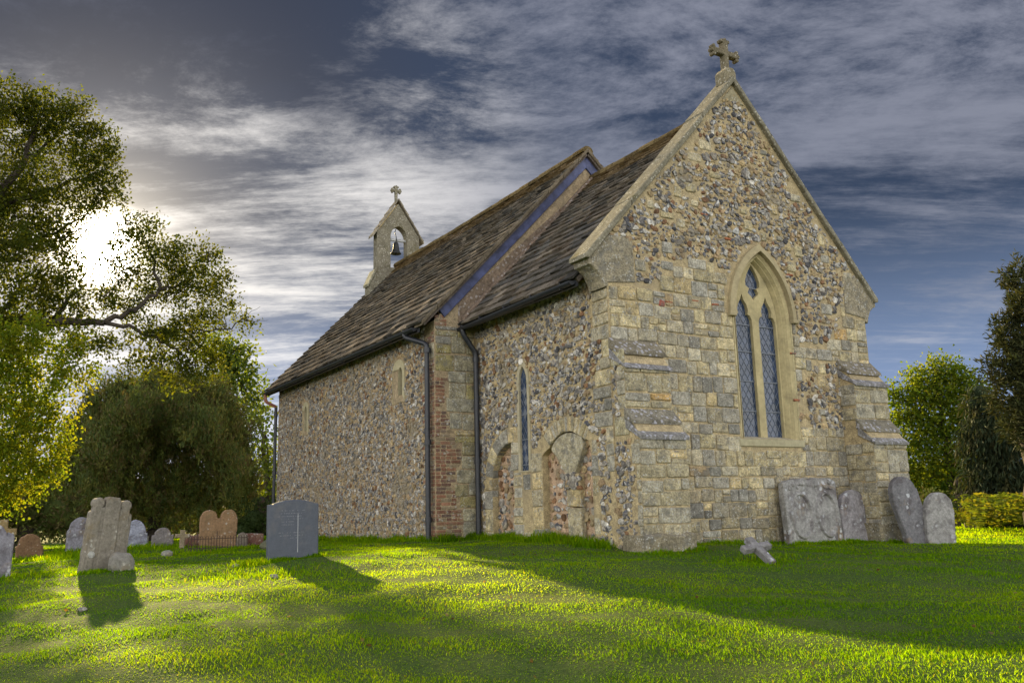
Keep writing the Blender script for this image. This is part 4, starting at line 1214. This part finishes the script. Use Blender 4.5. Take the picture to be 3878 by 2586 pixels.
for _ in range(60):
    e_ = random.choice(cl_); u, v = e_[0], e_[1]
    p = A(u, v, random.uniform(-.6, .6)); limb(bm4, [p, p+rng.normal(0, .16, 3), p+rng.normal(0, .3, 3)+np.array([.1, 0, .12])], .016, .004, n=5, wob=.05)
bm4.build('trunk', M['bark'], oak, smooth_=True)
mbx = MB(); crown(mbx, px_ell(cl_, D0, .95), 92, 26, .12, .092, .058, OAK, shell=.45)
mbx.build('crown', M['leaf'], oak)

# bright tree hanging in at the lower left
D1 = 22
base = at(-220, 1260, D1+1); base[2] = float(gz(base[0], base[1]))-.1
lime = empty('lime_tree', tuple(base), 'bright yellow-green leafy tree hanging low at the left edge', 'tree')
bm4 = MB(); limb(bm4, [base, at(-215, 1000, D1+1), at(-200, 700, D1+1)], .28, .15, n=12)
for u, v in ((-40, 850), (40, 950), (60, 1050), (-30, 1000)): limb(bm4, [at(-205, v-110, D1+1), at((u-205)/2, v-90, D1+.5), at(u, v, D1)], .06, .012)
bm4.build('trunk', M['bark'], lime, smooth_=True)
lc_ = [(-80, 800, 90), (10, 840, 60), (80, 830, 48), (140, 850, 36), (-20, 920, 80), (70, 910, 56), (130, 930, 44), (40, 990, 64), (105, 1000, 44), (135, 1020, 26), (-20, 1060, 70), (60, 1070, 50), (105, 1070, 34), (130, 1075, 18), (20, 1125, 44), (-40, 1150, 46), (75, 1120, 24), (180, 870, 26), (215, 840, 22), (150, 780, 34, .5), (60, 770, 50)]
mbx = MB(); crown(mbx, px_ell(lc_, D1, 1.0), 130, 24, .12, .085, .06, LIME, shell=.5, droop=.5)
mbx.build('crown', M['leaf'], lime)

# yew: a broad dome of upright sprays
YEW = [(.105, .14, .035), (.13, .15, .038), (.09, .125, .04), (.145, .15, .038), (.13, .11, .045)]
def yew(name, label, ells, D, dens, cat='tree', pal=YEW, L=.17, Wd=.05, up=1.0, mat='needle', trunk=None, core=.8, twig=.14, per=9, group=None):
    E = px_ell(ells, D); c0 = np.mean([e[0] for e in E[:20]], 0); z0 = float(gz(c0[0], c0[1]))
    root = empty(name, (c0[0], c0[1], z0), label, cat, group)
    t = MB(); limb(t, [(c0[0], c0[1], z0-.1), (c0[0]+.1, c0[1], z0+.8), (c0[0], c0[1], max(z0+1.2, c0[2]))], .3, .15, n=10); t.build('trunk', M['bark'], root, smooth_=True)
    m = MB()
    for c, r in E:
        r = np.array(r); n = int(dens*(r[0]*r[1]*r[2])**(2/3))
        d = rnd_dir(n); rad = rng.uniform(.30, 1.0, n)**.7
        lump_ = 1+.13*np.sin(d @ rng.normal(0, 4, 3)+1)+.11*np.sin(d @ rng.normal(0, 8, 3))+.06*np.sin(d @ rng.normal(0, 15, 3))
        T = np.array(c)+d*(rad*lump_)[:, None]*r
        ok = T[:, 2] > gz(T[:, 0], T[:, 1])+.02
        T = T[ok]; d = d[ok]; n = len(T)
        if n == 0: continue
        idx = np.repeat(np.arange(n), per)
        sp = d[idx]*.5+np.array([0, 0, up])+rng.normal(0, .45, (len(idx), 3))
        tt = rng.uniform(0, 1, len(idx))[:, None]
        ax = (d*.4+np.array([0, 0, up])+rng.normal(0, .25, (n, 3)))[idx]
        P = T[idx]+ax*tt*twig*2.2+rng.normal(0, twig*.4, (len(idx), 3))
        col = pal_cols(pal, n)[idx]*rng.uniform(.8, 1.2, (len(idx), 1))
        add_leaves(m, P, sp, L, Wd, col)
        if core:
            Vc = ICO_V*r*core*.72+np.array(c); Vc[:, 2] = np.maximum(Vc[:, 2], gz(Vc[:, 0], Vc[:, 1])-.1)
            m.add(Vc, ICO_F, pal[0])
    m.build('crown', M[mat], root)
    return root
ye = [(230, 1130, 110), (330, 1100, 130, 0), (440, 1090, 130), (510, 1110, 84), (270, 990, 90), (360, 960, 95), (450, 950, 85), (515, 1000, 70), (230, 1050, 80), (548, 1130, 50), (250, 930, 40), (350, 905, 40), (410, 912, 40), (300, 930, 38), (475, 922, 34), (515, 955, 34), (190, 1010, 42), (185, 1110, 60), (365, 882, 18), (275, 905, 18), (205, 950, 20), (440, 896, 18), (535, 1040, 34)]
for _ in range(120):                                # upright plumes that break the outline
    u = random.uniform(175, 565); top = 885+((u-370)/205)**2*165
    v = top+18+abs(random.gauss(0, 70)); r = random.uniform(9, 17)
    if v < 1150: ye.append((u, v, r, random.uniform(-4.5, -1.5) if v > top+40 else random.uniform(-2, 1), 1.0, random.uniform(1.8, 2.8)))
yew('yew_tree', 'huge dark dome-shaped yew behind the gravestones', ye, 33, 420, L=.13, Wd=.05, core=0)
yew('evergreen_shrub', 'dark low evergreen shrub under the bright tree at the left', [(60, 1170, 60), (0, 1160, 70), (120, 1180, 55), (-60, 1160, 80), (160, 1195, 36)], 27, 260, cat='shrub', up=.3, L=.12, Wd=.06)
yew('evergreen_hedge', 'long dark hedge closing the churchyard behind the yew', [(u, 1190+4*math.sin(u), 44) for u in range(120, 640, 46)], 40, 200, cat='hedge', up=.3, L=.16, Wd=.08)
yew('evergreen_shrub', 'dark green shrub between the yew and the church corner', [(585, 1195, 40), (620, 1190, 40), (560, 1215, 30), (640, 1205, 30)], 30, 280, cat='shrub', up=.3, L=.10, Wd=.06, pal=[(.035, .06, .018), (.045, .075, .02)])

def leafy(name, label, ells, D, dens, pal, L, Wd, trunk, per=13, twig=.16, mat='leaf', shell=.5, droop=.1, r0=.22, cat='tree', group=None):
    E = px_ell(ells, D); b = at(*trunk[0], D); b[2] = float(gz(b[0], b[1]))-.1
    root = empty(name, tuple(b), label, cat, group)
    t = MB(); pts = [b]+[at(u, v, D) for u, v in trunk[1:]]; limb(t, pts, r0, r0*.25, n=10)
    for c, r in E[::2]:
        k = random.randrange(1, len(pts)); limb(t, [pts[k], (np.array(pts[k])+c)/2+np.array([0, 0, .2]), c], r0*.22, .02, n=6)
    t.build('trunk', M['bark'], root, smooth_=True)
    m = MB(); crown(m, E, dens, per, twig, L, Wd, pal, shell=shell, droop=droop); m.build('crown', M[mat], root)
    return root
GR = [(.10, .145, .03), (.085, .13, .028), (.12, .155, .03)]
leafy('broadleaf_tree', 'tall green tree rising behind the yew', [(500, 800, 40), (535, 800, 34), (520, 850, 50), (555, 850, 36), (560, 910, 40), (500, 900, 50), (590, 950, 30), (470, 830, 30), (550, 960, 40), (575, 870, 34), (540, 820, 36), (590, 905, 32), (565, 790, 20), (505, 775, 26)], 44, 30, GR, .22, .14, [(520, 1220), (520, 1000), (522, 820)], r0=.35, twig=.25)
leafy('broadleaf_tree', 'lighter green tree beside the nave corner', [(600, 970, 26), (615, 1010, 26), (590, 1030, 36), (625, 1060, 30), (605, 1090, 40), (640, 1100, 30), (620, 1150, 40), (585, 1160, 36), (655, 1150, 30), (640, 1190, 30)], 40, 38, [(.13, .18, .025), (.11, .16, .025), (.16, .19, .03)], .18, .12, [(615, 1215), (612, 1100), (606, 990)], r0=.22, twig=.2)
# right side
mp = [(2150, 850, 34), (2100, 870, 30), (2190, 860, 34), (2075, 910, 30), (2130, 910, 48), (2190, 910, 44), (2230, 890, 34), (2060, 950, 26), (2100, 970, 48), (2160, 980, 52), (2220, 960, 44), (2060, 1010, 28), (2110, 1040, 48), (2180, 1050, 46), (2240, 1030, 40), (2075, 1080, 30), (2130, 1100, 44), (2190, 1110, 36), (2085, 1130, 26), (2150, 1140, 34), (2040, 900, 22), (2035, 1060, 30), (2250, 1090, 40)]
leafy('maple_tree', 'sunlit yellow-green maple beyond the far buttress', mp, 33, 150, [(.13, .175, .018), (.105, .16, .018), (.155, .185, .022), (.085, .14, .018)], .12, .088, [(2192, 1180), (2188, 1100), (2165, 990), (2150, 880)], r0=.2, twig=.17)
D3 = 24
cy = [(2250, 900, 26), (2235, 930, 22), (2275, 930, 34), (2250, 970, 34), (2290, 980, 40), (2230, 1000, 26), (2260, 1030, 40), (2310, 1040, 44), (2270, 1090, 42), (2240, 1080, 26), (2320, 1100, 44), (2290, 1140, 44), (2340, 1000, 44), (2350, 1090, 50), (2375, 1130, 60), (2255, 1130, 30)]
CYP = [(.035, .052, .025), (.045, .06, .027), (.03, .045, .025), (.07, .07, .028)]
yew('weeping_cypress', 'dark drooping cypress hanging beside the maple', cy, D3, 330, pal=CYP, up=-1.2, L=.20, Wd=.045, core=.75, twig=.16)
co_ = [(2330, 640, 20), (2350, 625, 22), (2360, 670, 34), (2340, 715, 26), (2310, 735, 18), (2375, 740, 40), (2335, 780, 34), (2300, 790, 20), (2370, 810, 46), (2320, 850, 34), (2290, 860, 22), (2360, 890, 46), (2325, 920, 36), (2370, 960, 46), (2340, 985, 30), (2400, 700, 60), (2420, 850, 80), (2275, 840, 14), (2285, 745, 10), (2305, 628, 9), (2420, 980, 70)]
yew('spruce_tree', 'dark conifer with ragged boughs at the right edge of the view', co_, 19, 700, pal=[(.05, .056, .02), (.06, .06, .02), (.04, .05, .02)], up=.12, L=.13, Wd=.035, core=.4, twig=.10, per=8)
yew('evergreen_shrub', 'dark low hedge under the maple', [(2150, 1155, 22), (2190, 1165, 24), (2230, 1160, 30), (2270, 1175, 28), (2120, 1165, 24), (2310, 1170, 30)], 31, 300, cat='shrub', up=.3, L=.1, Wd=.06, core=.7)
# bracken
FERN = [(.11, .135, .02), (.095, .13, .02), (.14, .14, .025), (.075, .11, .02)]
pf = at(2310, 1215, 21.5); pf[2] = float(gz(pf[0], pf[1]))
fern = MB()
for _ in range(520):
    u, v, D = random.uniform(2170, 2430), 1200, random.uniform(19.5, 26)
    if u < 2225 and D < 23: continue
    p = at(u, v, D); p[2] = float(gz(p[0], p[1]))
    ln_ = random.uniform(.45, .95)*(1 if u > 2240 else .6); a = random.uniform(0, 6.28); tip = np.array([math.cos(a), math.sin(a), 0])
    t = np.linspace(.25, 1, 9)
    sp = p+np.stack([tip*ln_*.6*k**1.3 for k in t])+np.array([0, 0, 1])*(ln_*np.sin(t*1.9)*.85)[:, None]
    side = np.cross(tip, (0, 0, 1)); c = pal_cols(FERN, 1)
    for s in (-1, 1):
        Dv = side*s+tip*.5+rng.normal(0, .15, (9, 3))
        add_leaves(fern, sp, Dv, .24*(1.15-t)*ln_+.02, .055, np.repeat(c, 9, 0)*rng.uniform(.85, 1.15, (9, 1)), fold=.1)
tag(fern.build('bracken', M['leaf'], base=tuple(pf)), 'sunlit yellow-green bank of bracken at the right edge of the lawn', 'bracken', kind='stuff')
# far wood
wd = MB(); ells = []
for u in range(-700, 3300, 55):
    ells.append((at(u, 1200-(u-1175)*.025-25, 85+random.uniform(-6, 6)), (2.6, 2.6, random.uniform(1.8, 2.9))))
crown(wd, ells, 48, 12, .5, .55, .38, [(.03, .045, .015), (.04, .055, .016), (.05, .06, .018)], shell=.4)
p = at(1175, 1200, 85); tag(wd.build('woodland', M['leaf'], base=(p[0], p[1], 0)), kind='stuff')

# ------------------------------------------------------------------ grass
def blades(n, x, y, h, w, lean, cols, mb):
    z = gz(x, y)-.008
    a = rng.uniform(0, 2*math.pi, n); d = np.stack([np.cos(a), np.sin(a), np.zeros(n)], 1)
    b = rng.uniform(0, 2*math.pi, n); s = np.stack([np.cos(b), np.sin(b), np.zeros(n)], 1)
    P = np.stack([x, y, z], 1); up = np.array([0, 0, 1.0])
    H = h[:, None]; Wd = w[:, None]; Ln = lean[:, None]
    m = P+d*H*Ln*.35+up*H*.55
    t = P+d*H*Ln+up*H*(1-.25*Ln)
    V = np.stack([P-s*Wd*.5, P+s*Wd*.5, m+s*Wd*.42, m-s*Wd*.42, t], 1).reshape(-1, 3)
    I = np.arange(n)[:, None]*5
    mb.add(V, I+np.array([[0, 1, 2, 3]]), np.repeat(cols, 5, 0))
    mb.F.append((I+np.array([[3, 2, 4]]))+(mb.n-n*5)); mb.M.append(np.zeros(n, int))
def outside(x, y):
    ch = (x > -.02) & (x < W+.02) & (y > -.02) & (y < LC+.1)
    nv = (x > -DX-.0) & (x < W+DX) & (y > LC) & (y < YW)
    bt = (y > -.58) & (y <= 0) & (((x > -.04) & (x < wb1)) | ((x > W-wb2) & (x < W)))
    return ~(ch | nv | bt)
GRASS = np.array([(.036, .145, .006), (.045, .165, .007), (.028, .12, .006), (.050, .16, .008), (.055, .125, .02)])
gm = MB()
NB = 900000
ang = YAW+rng.uniform(-.80, .86, NB); rr = 2.8+(36-2.8)*rng.uniform(0, 1, NB)**1.25
gx_ = CAM[0]+np.sin(ang)*rr; gy_ = CAM[1]+np.cos(ang)*rr
k = outside(gx_, gy_); gx_, gy_, rr = gx_[k], gy_[k], rr[k]; n = len(gx_)
tuft = .5+.5*np.sin(gx_*2.1+np.sin(gy_*1.7)*1.5)*np.sin(gy_*2.4+gx_*.6)+.35*np.sin(gx_*6.3+gy_*4.9)
patch = smooth(.2, .9, .5+.5*np.sin(gx_*.7+1+np.sin(gy_*.5))*np.sin(gy_*.8+gx_*.2))
h = (.014+.020*np.clip(tuft, 0, 1.3))*rng.uniform(.6, 1.5, n)*(1+.35*smooth(10, 18, rr))
w = (.0032+.00040*rr)*rng.uniform(.7, 1.3, n)
ci = rng.choice(5, n, p=[.34, .25, .24, .13, .04])
cols = GRASS[ci]*rng.uniform(.75, 1.25, (n, 1))*(1+.42*(patch[:, None]-.5)*np.array([1.3, .8, .9]))
blades(n, gx_, gy_, h, w, rng.uniform(.2, 1.1, n), cols, gm)
# longer tufts along the walls, round the stones and on the bank
TX = []; TY = []; TH = []
def edge(x0, y0, x1, y1, per_m, spread, h0, h1):
    L = math.hypot(x1-x0, y1-y0); n = int(per_m*L); t = rng.uniform(0, 1, n)
    TX.append(x0+(x1-x0)*t+rng.normal(0, spread, n)); TY.append(y0+(y1-y0)*t+rng.normal(0, spread, n))
    dens = .55+.45*np.sin(t*L*3.1)*np.sin(t*L*7.3+1)
    TH.append(.72*rng.uniform(h0, h1, n)*np.clip(dens+.25, .3, 1.1))
edge(-.08, .1, -.12, LC, 900, .10, .10, .26); edge(-.25, .3, -.2, 2.6, 500, .10, .10, .34); edge(-DX-.1, LC, -DX-.12, YW, 520, .1, .08, .26); edge(-DX, LC-.08, 0, LC-.1, 900, .08, .1, .3)
edge(.0, -.68, .95, -.68, 700, .07, .05, .15); edge(.95, -.1, 3.1, -.12, 600, .08, .05, .16); edge(3.1, -.42, 5.3, -.42, 700, .06, .05, .14); edge(5.1, -.66, 6.1, -.7, 700, .08, .06, .18)
edge(-4.35, 2.30, -3.55, 2.28, 1500, .05, .06, .14); edge(-4.7, 2.2, -4.2, 2.4, 1300, .13, .08, .2); edge(-6.6, 3.3, -5.9, 3.2, 1100, .08, .05, .13); edge(6.4, -.85, 7.2, -.6, 900, .1, .06, .18)
edge(-6.9, 8.6, -5.0, 8.4, 1100, .5, .08, .2); edge(-6.2, 12.2, -4.6, 12.2, 500, .25, .1, .3); edge(-5.3, 9.8, -4.4, 8.4, 700, .3, .08, .22); edge(-4.6, 6.9, -3.2, 6.9, 700, .2, .06, .15); edge(-8.4, 3.9, -7.0, 4.0, 600, .3, .06, .16)
edge(.2, -2.1, 1.4, -1.7, 500, .2, .05, .12); edge(8, 2, 16, 0, 260, 1.0, .06, .16)
edge(-5.2, 1.6, -4.3, 1.0, 700, .25, .06, .16)
tx, ty, th = np.concatenate(TX), np.concatenate(TY), np.concatenate(TH)
k = outside(tx, ty); tx, ty, th = tx[k], ty[k], th[k]; n = len(tx)
d = np.hypot(tx-CAM[0], ty-CAM[1])
cols = GRASS[rng.choice(5, n, p=[.33, .27, .22, .14, .04])]*rng.uniform(.75, 1.25, (n, 1))
blades(n, tx, ty, th, (.005+.0005*d)*rng.uniform(.7, 1.3, n), rng.uniform(.15, .8, n), cols, gm)
tag(gm.build('grass', M['grass'], base=(-3, -3, 0)), kind='stuff')

# a few fallen leaves and daisies of dead grass in the lawn
fm_ = MB(); nl = 130
ang = YAW+rng.uniform(-.6, .62, nl); rr = 5+20*rng.uniform(0, 1, nl)**1.4
lx_, ly_ = CAM[0]+np.sin(ang)*rr, CAM[1]+np.cos(ang)*rr
k = outside(lx_, ly_); lx_, ly_ = lx_[k], ly_[k]; nl = len(lx_)
Dl = np.stack([rng.normal(0, 1, nl), rng.normal(0, 1, nl), rng.normal(0, .3, nl)], 1)
add_leaves(fm_, np.stack([lx_, ly_, gz(lx_, ly_)+.024], 1), Dl, .042, .03, np.array([(.10, .06, .03), (.16, .11, .05), (.24, .20, .11)])[rng.integers(0, 3, nl)]*rng.uniform(.7, 1.2, (nl, 1)))
tag(fm_.build('fallen_leaves', M['leaf'], base=(-3, -3, 0)), kind='stuff')

# ------------------------------------------------------------------ sun and sky
SAZ, SEL = D2(5.1), D2(16.0)
SD = Vector((math.sin(SAZ)*math.cos(SEL), math.cos(SAZ)*math.cos(SEL), math.sin(SEL)))
sl = bpy.data.lights.new('sun', 'SUN'); sl.energy = 5.0; sl.angle = D2(.9); sl.color = (1.0, .77, .37)
so2 = bpy.data.objects.new('sun', sl); C.objects.link(so2); so2.rotation_euler = (-SD).to_track_quat('-Z', 'Y').to_euler(); so2.location = (0, 60, 30)

w = bpy.data.worlds.new('World'); SC.world = w; w.use_nodes = True
nt = w.node_tree; nt.nodes.clear()
def MA(op, a, b=None, c=None, clamp=False):
    n = nt.nodes.new('ShaderNodeMath'); n.operation = op; n.use_clamp = clamp
    for i, v in enumerate((a, b, c)):
        if v is None: continue
        if hasattr(v, 'is_output'): nt.links.new(v, n.inputs[i])
        else: n.inputs[i].default_value = v
    return n.outputs[0]
def sstep(v, a, b, lo=0.0, hi=1.0):
    n = N(nt, 'ShaderNodeMapRange', {0: v, 1: a, 2: b, 3: lo, 4: hi}); n.interpolation_type = 'SMOOTHSTEP'; return n.outputs[0]
dirn = N(nt, 'ShaderNodeTexCoord').outputs['Generated']
dirn = N(nt, 'ShaderNodeVectorMath', {0: dirn}, operation='NORMALIZE').outputs[0]
sx = N(nt, 'ShaderNodeSeparateXYZ', {0: dirn}); zz = MA('MAXIMUM', sx.outputs[2], 0.0)
den = MA('ADD', zz, .13)
# lateral / depth cloud-plane coordinates, turned with the wind
ca, sa = math.cos(YAW), math.sin(YAW)
lat = MA('SUBTRACT', MA('MULTIPLY', sx.outputs[0], ca), MA('MULTIPLY', sx.outputs[1], sa)); dep = MA('ADD', MA('MULTIPLY', sx.outputs[0], sa), MA('MULTIPLY', sx.outputs[1], ca))
pl_ = N(nt, 'ShaderNodeCombineXYZ', {0: MA('DIVIDE', lat, den), 1: MA('DIVIDE', dep, den), 2: 0.0}).outputs[0]
def noise(scale, sxyz, detail=9.0, rough=.6, dist=.5, rot=0.0, loc=(0, 0, 0)):
    mp_ = N(nt, 'ShaderNodeMapping', {'Vector': pl_, 'Location': loc, 'Rotation': (0, 0, rot), 'Scale': sxyz}).outputs[0]
    return N(nt, 'ShaderNodeTexNoise', {'Vector': mp_, 'Scale': scale, 'Detail': detail, 'Roughness': rough, 'Distortion': dist}).outputs[0]
nb = noise(.55, (.8, 1.1, 1), 12, .60, .35, .25, (2.2, 4.1, 0))          # broad banks
nf = noise(3.4, (.8, 1.15, 1), 14, .74, .25, -.5, (7, 1, 0))              # mottled, rippled sheet
ns_ = noise(2.3, (.36, 1.5, 1), 14, .72, .25, .06, (3, 9, 0))             # level bars low in the sky
ng = noise(9.0, (.8, 1.2, 1), 10, .7, .2, .3, (1, 5, 0))
dot = N(nt, 'ShaderNodeVectorMath', {0: dirn, 1: tuple(SD)}, operation='DOT_PRODUCT').outputs['Value']
dotp = MA('MAXIMUM', dot, 0.0)
low = sstep(zz, .44, .34)
wisp = MA('ADD', MA('MULTIPLY', ns_, low), MA('MULTIPLY', nf, MA('SUBTRACT', 1.0, low)))
wisp = MA('ADD', MA('MULTIPLY', wisp, .78), MA('MULTIPLY', ng, .22))
mixn = MA('ADD', MA('MULTIPLY', nb, .40), MA('MULTIPLY', wisp, .60))
clear = MA('MULTIPLY', sstep(lat, .12, .32), sstep(zz, .40, .30))          # open blue to the north-west
slate = MA('MULTIPLY', sstep(lat, -.02, -.26), sstep(MA('ADD', zz, MA('MULTIPLY', MA('SUBTRACT', nb, .5), .35)), .365, .45))        # heavy even cloud to the south-west
mixn = MA('SUBTRACT', mixn, MA('ADD', MA('MULTIPLY', clear, .035), MA('MULTIPLY', slate, .05)))
mixn = MA('SUBTRACT', mixn, MA('MULTIPLY', sstep(lat, .0, .3), .030))
cl2 = sstep(mixn, .425, .585)
sky = nt.nodes.new('ShaderNodeTexSky'); sky.sky_type = 'NISHITA'; sky.sun_disc = False; sky.sun_elevation = SEL; sky.sun_rotation = SAZ; sky.air_density = 1.0; sky.dust_density = .6; sky.ozone_density = 2.0
SKY_S = .15
skc = N(nt, 'ShaderNodeVectorMath', {0: sky.outputs[0]}, operation='SCALE'); skc.inputs['Scale'].default_value = SKY_S
# a dark cloud sheet in the west, fill light added behind the viewer
lowe = sstep(zz, .02, .34)
under = mixc(nt, lowe, (.16, .22, .36), (.015, .023, .046))
under = mixc(nt, slate, under, (.014, .017, .030))
lit = mixc(nt, sstep(dot, .86, .985), (.135, .142, .178), (.52, .50, .48))
lit = mixc(nt, sstep(zz, .24, .06), lit, (.36, .39, .47))
lit = mixc(nt, slate, lit, (.045, .05, .074))
veil = mixc(nt, cl2, under, lit)
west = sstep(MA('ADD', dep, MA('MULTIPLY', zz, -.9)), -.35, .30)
fill_sky = mixc(nt, MA('ADD', .55, MA('MULTIPLY', cl2, .3)), skc.outputs[0], mixc(nt, sstep(zz, .10, .75), (2.5, 2.35, 2.15), (.45, .45, .47)))  # sky out of view, brightened low down to light the shaded walls
op = mixc(nt, west, fill_sky, mixc(nt, .97, skc.outputs[0], veil))
glow = MA('ADD', MA('MULTIPLY', MA('POWER', dotp, 4200), 40.0), MA('ADD', MA('MULTIPLY', MA('POWER', dotp, 420), .42), MA('MULTIPLY', MA('POWER', dotp, 80), .14)))
gcol = N(nt, 'ShaderNodeVectorMath', {0: (1.0, .87, .66)}, operation='SCALE'); nt.links.new(glow, gcol.inputs['Scale'])
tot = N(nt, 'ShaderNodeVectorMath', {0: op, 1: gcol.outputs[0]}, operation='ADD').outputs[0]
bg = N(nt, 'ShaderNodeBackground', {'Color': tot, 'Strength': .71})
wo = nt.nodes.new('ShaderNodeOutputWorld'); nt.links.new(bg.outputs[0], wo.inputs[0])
w.cycles.sampling_method = 'MANUAL'; w.cycles.sample_map_resolution = 1024

# ------------------------------------------------------------------ camera and view
cam = bpy.data.cameras.new('camera'); co2 = bpy.data.objects.new('camera', cam); C.objects.link(co2)
cam.sensor_width = 36.0; cam.sensor_fit = 'HORIZONTAL'; cam.lens = F_/3878*36; cam.clip_start = .05; cam.clip_end = 3000
Rm = Matrix((CR, CU, -CF)).transposed().to_4x4(); Rm.translation = Vector(CAM); co2.matrix_world = Rm
SC.camera = co2
SC.view_settings.view_transform = 'Standard'; SC.view_settings.look = 'None'; SC.view_settings.exposure = 1.3; SC.view_settings.gamma = 1
SC.view_settings.use_curve_mapping = False
SC.render.engine = 'CYCLES'; SC.cycles.max_bounces = 6; SC.cycles.transmission_bounces = 4; SC.cycles.use_denoising = True
SC.cycles.sample_clamp_indirect = 6
